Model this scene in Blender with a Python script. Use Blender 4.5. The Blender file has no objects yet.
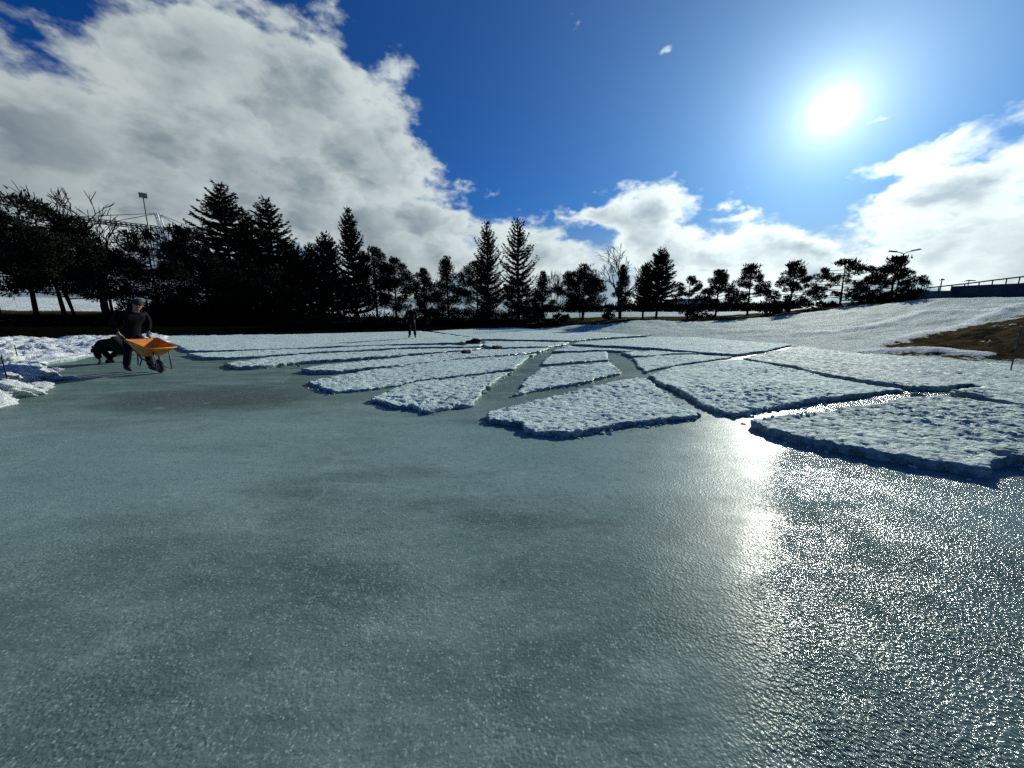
import bpy, bmesh, math, random
import numpy as np
from mathutils import Vector, Matrix
from mathutils.geometry import delaunay_2d_cdt

R_ = math.radians
random.seed(7)
rng = np.random.default_rng(11)
scene = bpy.context.scene
col = scene.collection

# ------------------------------------------------------------------ camera geometry
F = 370.0
CAMH = 1.35
PITCH = R_(10.7)
cp, sp = math.cos(PITCH), math.sin(PITCH)

def ray(px, py):
    a = (px - 512) / F
    b = (384 - py) / F
    return Vector((a, cp + b * sp, -sp + b * cp)).normalized()

def azel(px, py):
    d = ray(px, py)
    return math.atan2(d.x, d.y), math.asin(d.z)

def ground(px, py, z=0.0):
    d = ray(px, py)
    t = (z - CAMH) / d.z
    return (d.x * t, d.y * t)

def at_range(px, py, R):
    """world point on the sight line at horizontal range R"""
    d = ray(px, py)
    h = math.hypot(d.x, d.y)
    return Vector((d.x / h * R, d.y / h * R, CAMH + d.z / h * R))

def project(x, y, z):
    zc = z - CAMH
    fwd = y * cp - zc * sp
    up = y * sp + zc * cp
    fwd = np.where(np.abs(fwd) < 1e-4, 1e-4, fwd)
    return 512 + F * x / fwd, 384 - F * up / fwd, fwd

SUN_AZ, SUN_EL = azel(833, 110)
SUN = Vector((math.sin(SUN_AZ) * math.cos(SUN_EL), math.cos(SUN_AZ) * math.cos(SUN_EL), math.sin(SUN_EL)))

# ------------------------------------------------------------------ numpy noise
def _hash(ix, iy, seed):
    n = (ix.astype(np.int64) * 374761393 + iy.astype(np.int64) * 668265263 + seed * 974634777) & 0x7fffffff
    n = ((n ^ (n >> 13)) * 1274126177) & 0x7fffffff
    n = (n ^ (n >> 16)) & 0x7fffffff
    return n / float(0x7fffffff)

def vnoise(x, y, seed=0):
    x = np.asarray(x, float); y = np.asarray(y, float)
    ix, iy = np.floor(x), np.floor(y)
    fx, fy = x - ix, y - iy
    u = fx * fx * fx * (fx * (fx * 6 - 15) + 10); v = fy * fy * fy * (fy * (fy * 6 - 15) + 10)
    a = _hash(ix, iy, seed); b = _hash(ix + 1, iy, seed); c = _hash(ix, iy + 1, seed); d = _hash(ix + 1, iy + 1, seed)
    return (a * (1 - u) + b * u) * (1 - v) + (c * (1 - u) + d * u) * v

def fbm(x, y, seed=0, oct=4, gain=.5):
    s = 0; a = 1; t = 0
    for o in range(oct):
        s = s + a * vnoise(x * 2 ** o + 13.7 * o, y * 2 ** o - 7.1 * o, seed + o); t += a; a *= gain
    return s / t

# ------------------------------------------------------------------ object helpers
def tag(o, label=None, cat=None, group=None, kind=None):
    if label: o['label'] = label
    if cat: o['category'] = cat
    if group: o['group'] = group
    if kind: o['kind'] = kind
    return o

def link(o, parent=None):
    col.objects.link(o)
    if parent is not None: o.parent = parent
    return o

def mesh_obj(name, verts, faces, mat, parent=None, loc=None, smooth=False):
    me = bpy.data.meshes.new(name)
    me.from_pydata([tuple(v) for v in verts], [], [tuple(f) for f in faces])
    me.update()
    if mat: me.materials.append(mat)
    if smooth:
        me.polygons.foreach_set('use_smooth', [True] * len(me.polygons))
    o = bpy.data.objects.new(name, me)
    if loc is not None: o.location = loc
    return link(o, parent)

def empty(name, loc, rz=0):
    o = bpy.data.objects.new(name, None)
    o.location = loc; o.rotation_euler = (0, 0, rz); o.empty_display_size = .2
    return link(o)

class MB:
    """collects tubes, boxes and hulls into one mesh"""
    def __init__(s): s.v = []; s.f = []
    def add(s, v, f):
        n = len(s.v); s.v += [tuple(p) for p in v]; s.f += [tuple(i + n for i in q) for q in f]
    def tube(s, pts, rad, n=8, cap=True):
        pts = [Vector(p) for p in pts]
        if not hasattr(rad, '__len__'): rad = [rad] * len(pts)
        rings = []; prev = None
        for i, p in enumerate(pts):
            a = pts[max(i - 1, 0)]; b = pts[min(i + 1, len(pts) - 1)]
            d = (b - a)
            if d.length < 1e-9: d = Vector((0, 0, 1))
            d.normalize()
            ref = prev if prev is not None else (Vector((0, 0, 1)) if abs(d.z) < .9 else Vector((1, 0, 0)))
            x = ref - d * ref.dot(d)
            if x.length < 1e-6: x = d.orthogonal()
            x.normalize(); y = d.cross(x); prev = x
            rings.append([p + (x * math.cos(2 * math.pi * k / n) + y * math.sin(2 * math.pi * k / n)) * rad[i] for k in range(n)])
        v = [q for r in rings for q in r]; f = []
        for i in range(len(rings) - 1):
            for k in range(n):
                f.append((i * n + k, i * n + (k + 1) % n, (i + 1) * n + (k + 1) % n, (i + 1) * n + k))
        if cap:
            f.append(tuple(range(n))[::-1]); f.append(tuple((len(rings) - 1) * n + k for k in range(n)))
        s.add(v, f)
    def box(s, c, size, M=None):
        c = Vector(c); h = Vector(size) / 2
        v = [Vector((x, y, z)) for x in (-h.x, h.x) for y in (-h.y, h.y) for z in (-h.z, h.z)]
        if M is not None: v = [M @ p for p in v]
        v = [p + c for p in v]
        s.add(v, [(0, 1, 3, 2), (4, 6, 7, 5), (0, 4, 5, 1), (2, 3, 7, 6), (0, 2, 6, 4), (1, 5, 7, 3)])
    def ring(s, c, axis, R, r, n=20, m=8):
        c = Vector(c); axis = Vector(axis).normalized(); x = axis.orthogonal().normalized(); y = axis.cross(x)
        v = []; f = []
        for i in range(n):
            a = 2 * math.pi * i / n; e = x * math.cos(a) + y * math.sin(a)
            for k in range(m):
                b = 2 * math.pi * k / m
                v.append(c + e * (R + r * math.cos(b)) + axis * r * math.sin(b))
        for i in range(n):
            for k in range(m):
                f.append((i * m + k, ((i + 1) % n) * m + k, ((i + 1) % n) * m + (k + 1) % m, i * m + (k + 1) % m))
        s.add(v, f)
    def build(s, name, mat, parent=None, loc=None, smooth=True):
        return mesh_obj(name, s.v, s.f, mat, parent, loc, smooth)

# ------------------------------------------------------------------ materials
class NT:
    def __init__(s, tree): s.t = tree; s.n = tree.nodes; s.l = tree.links
    def new(s, typ, **kw):
        n = s.n.new(typ)
        for k, v in kw.items(): setattr(n, k, v)
        return n
    def put(s, sock, val):
        if hasattr(val, 'is_output') or isinstance(val, bpy.types.NodeSocket): s.l.new(val, sock)
        else:
            if isinstance(val, (tuple, list)) and sock.type == 'RGBA' and len(val) == 3: val = (*val, 1)
            sock.default_value = val
    def math(s, op, a, b=None, c=None, clamp=False):
        n = s.n.new('ShaderNodeMath'); n.operation = op; n.use_clamp = clamp
        s.put(n.inputs[0], a)
        if b is not None: s.put(n.inputs[1], b)
        if c is not None: s.put(n.inputs[2], c)
        return n.outputs[0]
    def vmath(s, op, a, b=None, scale=None):
        n = s.n.new('ShaderNodeVectorMath'); n.operation = op
        s.put(n.inputs[0], a)
        if b is not None: s.put(n.inputs[1], b)
        if scale is not None: s.put(n.inputs['Scale'], scale)
        return n.outputs['Value'] if op in ('DOT_PRODUCT', 'LENGTH', 'DISTANCE') else n.outputs['Vector']
    def mix(s, fac, a, b, blend='MIX'):
        n = s.n.new('ShaderNodeMix'); n.data_type = 'RGBA'; n.blend_type = blend; n.clamp_factor = True
        s.put(n.inputs[0], fac); s.put(n.inputs[6], a); s.put(n.inputs[7], b)
        return n.outputs[2]
    def smooth(s, x, lo, hi, a=0.0, b=1.0):
        n = s.n.new('ShaderNodeMapRange'); n.interpolation_type = 'SMOOTHSTEP'
        s.put(n.inputs[0], x); n.inputs[1].default_value = lo; n.inputs[2].default_value = hi
        n.inputs[3].default_value = a; n.inputs[4].default_value = b
        return n.outputs[0]
    def noise(s, vec, scale, detail=3, rough=.5, dist=0, color=False):
        n = s.n.new('ShaderNodeTexNoise')
        s.put(n.inputs['Vector'], vec); n.inputs['Scale'].default_value = scale
        n.inputs['Detail'].default_value = detail; n.inputs['Roughness'].default_value = rough
        n.inputs['Distortion'].default_value = dist
        return n.outputs['Color'] if color else n.outputs['Fac']
    def scale(s, vec, sc, rot=0):
        n = s.n.new('ShaderNodeMapping'); s.put(n.inputs['Vector'], vec)
        n.inputs['Scale'].default_value = sc; n.inputs['Rotation'].default_value = (0, 0, rot)
        return n.outputs[0]
    def bump(s, h, dist, strength=1.0, normal=None):
        n = s.n.new('ShaderNodeBump'); s.put(n.inputs['Height'], h)
        n.inputs['Distance'].default_value = dist; s.put(n.inputs['Strength'], strength)
        if normal is not None: s.put(n.inputs['Normal'], normal)
        return n.outputs[0]

def material(name):
    m = bpy.data.materials.new(name); m.use_nodes = True
    nt = NT(m.node_tree)
    b = nt.n['Principled BSDF']
    return m, nt, b

def coords(nt, which='Object'):
    return nt.new('ShaderNodeTexCoord').outputs[which]

def simple(name, colr, rough=.6, var=.25, scale=8., metal=0., bump=0., spec=.5):
    m, nt, b = material(name)
    c = coords(nt)
    n = nt.noise(c, scale, 4)
    lo = tuple(x * (1 - var) for x in colr); hi = tuple(min(1, x * (1 + var)) for x in colr)
    nt.put(b.inputs['Base Color'], nt.mix(nt.smooth(n, .3, .7), lo, hi))
    b.inputs['Roughness'].default_value = rough; b.inputs['Metallic'].default_value = metal
    b.inputs['Specular IOR Level'].default_value = spec
    if bump: nt.put(b.inputs['Normal'], nt.bump(nt.noise(c, scale * 4, 3), bump))
    return m

def mk_snow(name, base, dirt, rough=.45, fine=1.0, spec=.5):
    m, nt, b = material(name)
    c = coords(nt, 'Object')
    big = nt.noise(c, .9, 4, .6)
    mid = nt.noise(c, 9, 4, .6)
    colr = nt.mix(nt.smooth(big, .35, .75), base, dirt)
    grit = nt.smooth(nt.noise(c, 38, 2, .6), .62, .78)
    colr = nt.mix(nt.math('MULTIPLY', grit, .35), colr, tuple(x * .72 for x in base))
    nt.put(b.inputs['Base Color'], colr)
    nt.put(b.inputs['Roughness'], nt.smooth(mid, .3, .7, rough - .1, rough + .15))
    b.inputs['Specular IOR Level'].default_value = spec
    st = nt.scale(c, (.6, 1.3, 1), R_(12))
    h = nt.math('ADD', nt.noise(st, 15, 3, .55), nt.math('MULTIPLY', nt.noise(c, 55, 2, .6), .35))
    nt.put(b.inputs['Normal'], nt.bump(h, .028 * fine))
    return m

M = {}
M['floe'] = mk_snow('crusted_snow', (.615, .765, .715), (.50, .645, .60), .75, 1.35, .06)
M['floe_dark'] = mk_snow('dark_crusted_snow', (.45, .575, .545), (.35, .47, .445), .7, 1.5, .08)  # darker tone for the right-hand sheets
M['floe_far'] = mk_snow('crusted_snow_far', (.65, .79, .745), (.55, .685, .64), .75, 1.8, .06)
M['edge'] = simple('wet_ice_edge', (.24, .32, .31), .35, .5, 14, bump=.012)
M['fresh'] = mk_snow('fresh_snow', (.86, .90, .895), (.78, .83, .835), .65, 1.6, .2)

# ice
def mk_ice():
    m, nt, b = material('wet_ice')
    c = coords(nt, 'Object')
    sepn = nt.new('ShaderNodeSeparateXYZ'); nt.l.new(c, sepn.inputs[0])
    X, Y = sepn.outputs[0], sepn.outputs[1]
    st = nt.scale(nt.vmath('ADD', c, nt.vmath('SCALE', nt.noise(c, .5, 3, color=True), scale=.8)), (.55, 1.5, 1), R_(-24))
    streak = nt.noise(st, 1.9, 8, .68)
    patch = nt.noise(c, .32, 4, .6, .6)
    # rougher, more crystalline patch in front and to the right
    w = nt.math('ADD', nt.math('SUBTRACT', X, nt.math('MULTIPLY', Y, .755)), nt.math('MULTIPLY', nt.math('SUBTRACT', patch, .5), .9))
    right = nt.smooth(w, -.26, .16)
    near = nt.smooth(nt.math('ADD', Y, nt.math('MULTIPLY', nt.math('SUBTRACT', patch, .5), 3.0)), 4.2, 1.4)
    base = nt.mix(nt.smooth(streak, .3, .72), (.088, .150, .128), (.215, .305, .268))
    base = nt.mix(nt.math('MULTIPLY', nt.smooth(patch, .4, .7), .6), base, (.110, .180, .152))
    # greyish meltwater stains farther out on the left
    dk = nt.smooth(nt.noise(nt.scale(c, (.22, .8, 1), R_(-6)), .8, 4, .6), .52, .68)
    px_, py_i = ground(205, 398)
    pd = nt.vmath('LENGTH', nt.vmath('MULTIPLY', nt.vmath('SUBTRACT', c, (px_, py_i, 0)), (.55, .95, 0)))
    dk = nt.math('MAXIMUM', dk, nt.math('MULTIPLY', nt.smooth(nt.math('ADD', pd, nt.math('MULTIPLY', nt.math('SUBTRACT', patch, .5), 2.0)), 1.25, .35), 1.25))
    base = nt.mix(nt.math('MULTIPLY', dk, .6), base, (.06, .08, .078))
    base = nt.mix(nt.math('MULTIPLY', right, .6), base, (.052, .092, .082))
    sky_sheen = nt.math('MULTIPLY', nt.smooth(nt.math('ADD', Y, nt.math('MULTIPLY', nt.math('SUBTRACT', patch, .5), 4.0)), 1.5, 2.9), nt.smooth(nt.math('ADD', Y, nt.math('MULTIPLY', nt.math('SUBTRACT', patch, .5), 4.0)), 6.5, 4.2))  # pale mid-distance band: grazing sky reflection put into the colour
    base = nt.mix(nt.math('MULTIPLY', nt.math('MULTIPLY', sky_sheen, nt.math('SUBTRACT', 1.0, dk, clamp=True)), .55), base, (.26, .395, .385))
    # frost grains and trapped bubbles
    v = nt.new('ShaderNodeTexVoronoi'); v.feature = 'F1'
    nt.l.new(c, v.inputs['Vector']); v.inputs['Scale'].default_value = 85
    cell = nt.new('ShaderNodeSeparateColor'); nt.l.new(v.outputs['Color'], cell.inputs[0])
    pick = nt.smooth(cell.outputs[0], .35, .9)
    dot = nt.smooth(v.outputs['Distance'], .55, .1)
    n40 = nt.noise(c, 48, 3, .65)
    grain = nt.math('MULTIPLY', nt.math('MULTIPLY', pick, dot), nt.smooth(n40, .38, .62))
    cov = nt.math('ADD', .42, nt.math('MULTIPLY', near, .35))
    base = nt.mix(nt.math('MULTIPLY', grain, cov), base, (.62, .70, .70))
    worm = nt.smooth(nt.noise(c, 33, 3, .6, 1.2), .55, .7)
    base = nt.mix(nt.math('MULTIPLY', worm, .46), base, (.36, .48, .45))
    cr = nt.smooth(nt.noise(c, 20, 3, .6, .8), .5, .25)
    base = nt.mix(nt.math('MULTIPLY', cr, .5), base, (.07, .125, .115))
    ve = nt.new('ShaderNodeTexVoronoi'); ve.feature = 'DISTANCE_TO_EDGE'; ve.inputs['Scale'].default_value = .55
    nt.l.new(nt.vmath('ADD', c, nt.vmath('SCALE', nt.noise(c, 1.6, 5, .65, color=True), scale=.55)), ve.inputs['Vector'])
    crk = nt.math('MULTIPLY', nt.smooth(ve.outputs['Distance'], .010, .0), nt.smooth(nt.noise(c, .9, 3), .45, .62))
    base = nt.mix(nt.math('MULTIPLY', crk, .16), base, (.55, .66, .64))
    sc = nt.noise(nt.scale(c, (1.2, 26, 1), R_(20)), 1.0, 3, .7)
    base = nt.mix(nt.math('MULTIPLY', nt.smooth(sc, .66, .76), nt.math('MULTIPLY', nt.smooth(nt.noise(c, .7, 3), .5, .7), .35)), base, (.50, .62, .60))
    frost = nt.smooth(nt.noise(c, 2.6, 7, .7), .56, .74)
    base = nt.mix(nt.math('MULTIPLY', frost, .42), base, (.42, .54, .51))
    wet = nt.smooth(nt.noise(nt.scale(c, (.7, 1.5, 1), R_(-35)), .75, 6, .66), .50, .68)
    base = nt.mix(nt.math('MULTIPLY', wet, .42), base, (.075, .115, .105))
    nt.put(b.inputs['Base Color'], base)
    rg = nt.smooth(nt.noise(c, 5, 4, .6), .3, .7, .09, .16)
    rg = nt.math('MULTIPLY_ADD', nt.math('SUBTRACT', 1.0, right), .27, rg)
    nt.put(b.inputs['Roughness'], rg)
    b.inputs['IOR'].default_value = 1.31
    nt.put(b.inputs['Specular IOR Level'], nt.math('MULTIPLY_ADD', right, .29, .09))
    # height: fine crystals (strong on the right), ripples, slow swells
    hv = nt.new('ShaderNodeTexVoronoi'); hv.feature = 'F1'
    nt.l.new(nt.vmath('ADD', c, nt.vmath('SCALE', nt.noise(c, 30, 2, color=True), scale=.02)), hv.inputs['Vector'])
    hv.inputs['Scale'].default_value = 70
    glz = nt.smooth(nt.noise(c, 1.7, 5, .65), .42, .62)
    amp = nt.math('MULTIPLY', nt.math('ADD', .55, nt.math('MULTIPLY', glz, .55)), nt.math('ADD', .25, nt.math('MULTIPLY', right, .75)))
    fine = nt.math('MULTIPLY', nt.math('ADD', nt.noise(c, 62, 3, .65), nt.math('MULTIPLY', hv.outputs['Distance'], .9)), amp)
    b1 = nt.bump(fine, .0072)
    rip = nt.noise(nt.scale(c, (.5, 1.6, 1), R_(-14)), 9, 5, .62)
    b2 = nt.bump(rip, .006, .5, b1)
    b3 = nt.bump(streak, .012, .5, b2)
    nt.put(b.inputs['Normal'], b3)
    return m
M['ice'] = mk_ice()

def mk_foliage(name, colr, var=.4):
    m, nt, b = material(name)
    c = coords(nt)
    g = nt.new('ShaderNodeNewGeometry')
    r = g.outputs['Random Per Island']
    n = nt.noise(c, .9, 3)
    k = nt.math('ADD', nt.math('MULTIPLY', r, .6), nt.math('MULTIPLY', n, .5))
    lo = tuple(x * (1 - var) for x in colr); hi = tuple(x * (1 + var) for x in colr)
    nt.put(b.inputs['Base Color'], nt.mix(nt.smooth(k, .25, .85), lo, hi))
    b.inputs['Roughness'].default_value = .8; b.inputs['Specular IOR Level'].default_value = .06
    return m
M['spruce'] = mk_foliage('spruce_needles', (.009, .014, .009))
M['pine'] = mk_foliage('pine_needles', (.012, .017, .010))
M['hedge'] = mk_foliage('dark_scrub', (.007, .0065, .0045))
M['bark'] = simple('bark', (.018, .015, .012), .9, .4, 6, bump=.02, spec=.2)
M['twig'] = simple('bare_twigs', (.030, .025, .021), .9, .35, 3, spec=.2)

def mk_terrain():
    m, nt, b = material('snowy_ground')
    c = coords(nt)
    at = nt.new('ShaderNodeAttribute'); at.attribute_name = 'snow'
    n = nt.noise(c, 1.4, 6, .65)
    n2 = nt.noise(c, 7, 4, .65)
    k = nt.math('ADD', at.outputs['Fac'], nt.math('ADD', nt.math('MULTIPLY', nt.math('SUBTRACT', n, .5), 1.5), nt.math('MULTIPLY', nt.math('SUBTRACT', n2, .5), .9)))
    s = nt.smooth(k, .44, .56)
    g1 = nt.mix(nt.smooth(nt.noise(nt.scale(c, (1, 1, 1)), 2.2, 5, .65), .35, .65), (.032, .025, .013), (.135, .104, .056))
    g1 = nt.mix(nt.smooth(nt.noise(c, 26, 3, .6), .55, .75), g1, (.030, .030, .013))
    bt = nt.new('ShaderNodeAttribute'); bt.attribute_name = 'berm'
    snow = nt.mix(nt.smooth(nt.noise(c, .5, 4, .6), .35, .7), (.52, .655, .615), (.43, .56, .525))
    snow = nt.mix(nt.math('MULTIPLY', nt.smooth(nt.math('ADD', bt.outputs['Fac'], nt.math('MULTIPLY', nt.math('SUBTRACT', n2, .5), .8)), .35, .65), .95), snow, (.88, .93, .91))  # berm crests' icy shine put into the colour; far-left snow also paler
    pt = nt.new('ShaderNodeAttribute'); pt.attribute_name = 'bank_shade'
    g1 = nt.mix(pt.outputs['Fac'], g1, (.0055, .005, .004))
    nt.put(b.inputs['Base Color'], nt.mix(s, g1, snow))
    b.inputs['Roughness'].default_value = .75; nt.put(b.inputs['Specular IOR Level'], nt.math('MULTIPLY', s, .06))
    h = nt.math('ADD', nt.noise(c, 7, 5, .66), nt.math('MULTIPLY', nt.noise(c, 22, 3, .6), .4))
    nt.put(b.inputs['Normal'], nt.bump(nt.math('ADD', h, nt.math('MULTIPLY', s, .15)), .16))
    return m
M['ground'] = mk_terrain()

# ------------------------------------------------------------------ terrain
def tan_el(caz, py):
    k = (384 - py) / F
    return caz * (k * cp - sp) / (cp + k * sp)

# per column: horizon pixel x, row of the pond's edge, then (row, range) along the rise behind it
COLS = [
    (-260, 346, [(331, 34), (319, 46), (306, 62), (297, 80), (302, 200), (308, 900)]),
    (0,   342, [(331, 34), (319, 46), (306.5, 60), (296, 80), (302, 200), (308, 900)]),
    (110, 340, [(331, 34), (319, 46), (307, 60), (298, 80), (303, 200), (309, 900)]),
    (180, 339, [(330, 34), (318, 47), (309, 62), (304, 85), (305, 200), (310, 900)]),
    (300, 337.5, [(328, 35), (319, 48), (312, 65), (308, 100), (309, 200), (311, 900)]),
    (412, 334, [(327, 37), (319.5, 49), (313, 70), (310, 110), (310, 200), (312, 900)]),
    (512, 331, [(326, 39), (320, 50), (314, 72), (311, 110), (311, 200), (312, 900)]),
    (575, 333, [(326, 34), (324, 38), (320, 47), (314, 72), (311, 110), (311, 200), (312, 900)]),
    (640, 337, [(325, 30), (320.5, 34), (320.5, 38), (319, 46), (313.5, 72), (310.5, 110), (311, 200), (312, 900)]),
    (700, 340, [(328, 27), (322, 33), (321.5, 37), (318.5, 46), (313.5, 72), (310.5, 110), (311, 200), (312, 900)]),
    (770, 345, [(330, 24), (318, 33), (318, 36), (314, 44), (312, 72), (310.5, 110), (311, 200), (312, 900)]),
    (860, 356, [(330, 22), (305, 34), (305, 37), (302, 44), (302, 60), (304, 110), (308, 200), (311, 900)]),
    (950, 364, [(327, 22), (299.5, 34), (298.5, 38), (297, 44), (296, 60), (300, 110), (306, 200), (311, 900)]),
    (1030, 368, [(327, 20), (297.5, 33), (297, 38), (295, 44), (294, 60), (300, 110), (306, 200), (311, 900)]),
    (1300, 368, [(327, 18), (292, 33), (292, 38), (290, 44), (290, 60), (298, 110), (306, 200), (311, 900)]),
]
RG = [5.0]
while RG[-1] < 2500:
    RG.append(RG[-1] * (1.0135 if RG[-1] < 70 else 1.05))
RG = np.array(RG)
COLAZ, COLZ = [], []
for cx, ps, pts in COLS:
    az = math.atan((cx - 512) / F * cp); ca = math.cos(az)
    rs = -CAMH / tan_el(ca, ps)
    rr = [0, rs - 3.0, rs, ]; zz = [-.4, -.35, 0.0]
    for py, R in pts:
        rr.append(R); zz.append(CAMH + R * tan_el(ca, py))
    rr.append(3000); zz.append(zz[-1] + 4)
    COLAZ.append(az); COLZ.append(np.interp(RG, rr, zz))
COLZ = np.array(COLZ)
# soften the corners of the profiles along the range
ker = np.array([1, 2, 3, 4, 3, 2, 1.]); ker /= ker.sum()
COLZ = np.array([np.convolve(np.pad(c, 3, mode='edge'), ker, 'valid') for c in COLZ])

def terr_base(az, R):
    az = np.asarray(az, float); R = np.asarray(R, float)
    j = np.clip(np.searchsorted(COLAZ, az) - 1, 0, len(COLAZ) - 2)
    a0 = np.array(COLAZ)[j]; a1 = np.array(COLAZ)[j + 1]
    t = np.clip((az - a0) / (a1 - a0), 0, 1); t = t * t * (3 - 2 * t) * .5 + t * .5
    k = np.interp(R, RG, np.arange(len(RG))); k0 = np.clip(k.astype(int), 0, len(RG) - 2); f = k - k0
    def g(jj): return COLZ[jj, k0] * (1 - f) + COLZ[jj, k0 + 1] * f
    return g(j) * (1 - t) + g(j + 1) * t

def seg_dist(px, py, poly):
    d = np.full(np.shape(px), 1e9)
    for (x0, y0), (x1, y1) in zip(poly[:-1], poly[1:]):
        dx, dy = x1 - x0, y1 - y0; L = dx * dx + dy * dy + 1e-12
        t = np.clip(((px - x0) * dx + (py - y0) * dy) / L, 0, 1)
        d = np.minimum(d, np.hypot(px - x0 - t * dx, py - y0 - t * dy))
    return d

def pip(px, py, poly):
    ins = np.zeros(np.shape(px), bool); n = len(poly)
    for i in range(n):
        x0, y0 = poly[i]; x1, y1 = poly[(i + 1) % n]
        c = ((y0 > py) != (y1 > py)) & (px < (x1 - x0) * (py - y0) / (y1 - y0 + 1e-12) + x0)
        ins ^= c
    return ins

def surf_point(px, py):
    """where a sight line meets the rising ground"""
    az, el = azel(px, py); t = math.tan(el)
    Rs = np.linspace(6, 60, 2200)
    z = terr_base(np.full_like(Rs, az), Rs)
    hit = np.nonzero(z >= CAMH + t * Rs)[0]
    R = Rs[hit[0]] if len(hit) else 40.0
    return (R * math.sin(az), R * math.cos(az))

berms = [[surf_point(*p) for p in [(800, 333), (835, 332), (870, 327), (900, 319), (925, 313), (960, 312), (1000, 312)]],
         [surf_point(*p) for p in [(895, 341), (930, 333), (965, 324), (1000, 313), (1020, 306)]],
         [surf_point(*p) for p in [(870, 352), (900, 350), (940, 351), (980, 354)]]]
brown_poly = [surf_point(*p) for p in [(868, 353), (890, 346), (920, 337), (950, 330), (985, 323), (1024, 315), (1120, 303), (1120, 362), (1060, 361), (1024, 358.5), (985, 357), (950, 355), (910, 354.5)]]
brown_small = [surf_point(*p) for p in [(60, 341), (85, 336), (120, 334.5), (160, 336), (150, 338), (110, 340)]]
pit = [surf_point(*p) for p in [(715, 346), (735, 342.5), (760, 343), (770, 346)]]

def terr(x, y):
    x = np.asarray(x, float); y = np.asarray(y, float)
    az = np.arctan2(x, y); R = np.hypot(x, y)
    z = terr_base(az, R)
    up = np.clip((z + .05) / .4, 0, 1)
    z = z + up * np.clip((46 - R) / 10, 0, 1) * ((fbm(x * 3.1, y * 3.1, 61, 3, .6) - .5) * .10)
    z = z + up * ((fbm(x * .35, y * .35, 3, 4) - .5) * .26 + (fbm(x * 1.3, y * 1.3, 9, 3) - .5) * .07)
    for b in berms:
        z = z + .09 * np.exp(-(seg_dist(x, y, b) / .34) ** 2)
    inb = pip(x, y, brown_poly)
    d = seg_dist(x, y, brown_poly + brown_poly[:1])
    z = z + np.where(inb, np.clip(d / 2.2, 0, 1) * (.02 + .20 * (fbm(x * 1.1, y * 1.1, 21, 4))), 0)
    return z

def terr1(x, y): return float(terr(np.array([x]), np.array([y]))[0])

def build_terrain():
    fine = np.arange(-66, 66.01, .33); rest = np.arange(69, 291.1, 3.0)
    azd = np.concatenate([fine, rest]); azr = np.radians(azd)
    azi = np.where(azr > math.pi, azr - 2 * math.pi, azr)
    # behind the camera both ends blend into one another
    A, Rr = np.meshgrid(azi, RG, indexing='ij')
    X = Rr * np.sin(A); Y = Rr * np.cos(A)
    Z = terr(X, Y)
    na, nr = A.shape
    px, py, fwd = project(X, Y, Z)
    rr = np.hypot(X, Y)
    snow = np.zeros_like(X)
    azx = 512 + F * np.tan(np.clip(A, -1.4, 1.4)) / cp
    # how far the snow reaches before the bare bank, by column
    edge = np.interp(azx, [-260, 0, 110, 300, 412, 512, 575, 640, 700, 770, 860, 950, 1030, 1300],
                     [26, 28.5, 27.5, 25.5, 27.5, 31.5, 34.5, 35, 34.5, 34.5, 35.5, 36, 36, 36])
    snow = np.clip((edge + (fbm(X * .22, Y * .22, 83, 4, .6) - .5) * 6.5 - rr) / 1.4 + .5, -.1, 1.2)
    far = np.clip((rr - 54) / 3 + .4, -.15, 1.15)
    far = far * np.where((rr > 105) & (rr < 120), .8, 1)
    mid = np.where((azx > 270) & (azx < 430), .36, .24) * np.exp(-((rr - 43) / 4.0) ** 2) + .05        # thin leftover snow under the trees
    snow = np.maximum(np.maximum(snow, far), mid)
    inb = pip(X, Y, brown_poly); db = seg_dist(X, Y, brown_poly + brown_poly[:1])
    sd = np.where(inb, -db, db)
    snow = np.minimum(snow, np.clip(.44 + sd / 1.6, .20, 2))
    inb = pip(X, Y, brown_small); db = seg_dist(X, Y, brown_small + brown_small[:1])
    snow = np.minimum(snow, np.clip(.45 + np.where(inb, -db, db) / .9, 0.0, 2))
    dm = np.minimum.reduce([seg_dist(X, Y, b) for b in berms])
    snow = np.maximum(snow, 1.2 * np.exp(-(dm / .35) ** 2))
    verts = np.stack([X.ravel(), Y.ravel(), Z.ravel()], 1)
    i, j = np.meshgrid(np.arange(na), np.arange(nr - 1), indexing='ij')
    i2 = (i + 1) % na
    faces = np.stack([(i * nr + j).ravel(), (i * nr + j + 1).ravel(), (i2 * nr + j + 1).ravel(), (i2 * nr + j).ravel()], 1)
    me = bpy.data.meshes.new('terrain')
    me.from_pydata(verts.tolist(), [], faces.tolist()); me.update()
    me.polygons.foreach_set('use_smooth', [True] * len(me.polygons))
    at = me.attributes.new('snow', 'FLOAT', 'POINT'); at.data.foreach_set('value', snow.ravel().astype(np.float32))
    at = me.attributes.new('berm', 'FLOAT', 'POINT'); at.data.foreach_set('value', np.maximum(np.exp(-(dm / .26) ** 2), np.clip((rr - 52) / 3, 0, 1) * np.clip((420 - azx) / 60, 0, 1)).ravel().astype(np.float32))
    bank_shade = np.clip((600 - azx) / 40, 0, 1) * np.clip((54 - rr) / 4, 0, 1)  # tree shade on the left bank, put into the ground colour
    bank_shade = bank_shade * np.clip(np.where(pip(X, Y, brown_small), 0, 1), 0, 1)
    at = me.attributes.new('bank_shade', 'FLOAT', 'POINT'); at.data.foreach_set('value', bank_shade.ravel().astype(np.float32))
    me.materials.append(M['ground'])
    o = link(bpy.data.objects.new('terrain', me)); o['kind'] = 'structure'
build_terrain()


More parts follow.
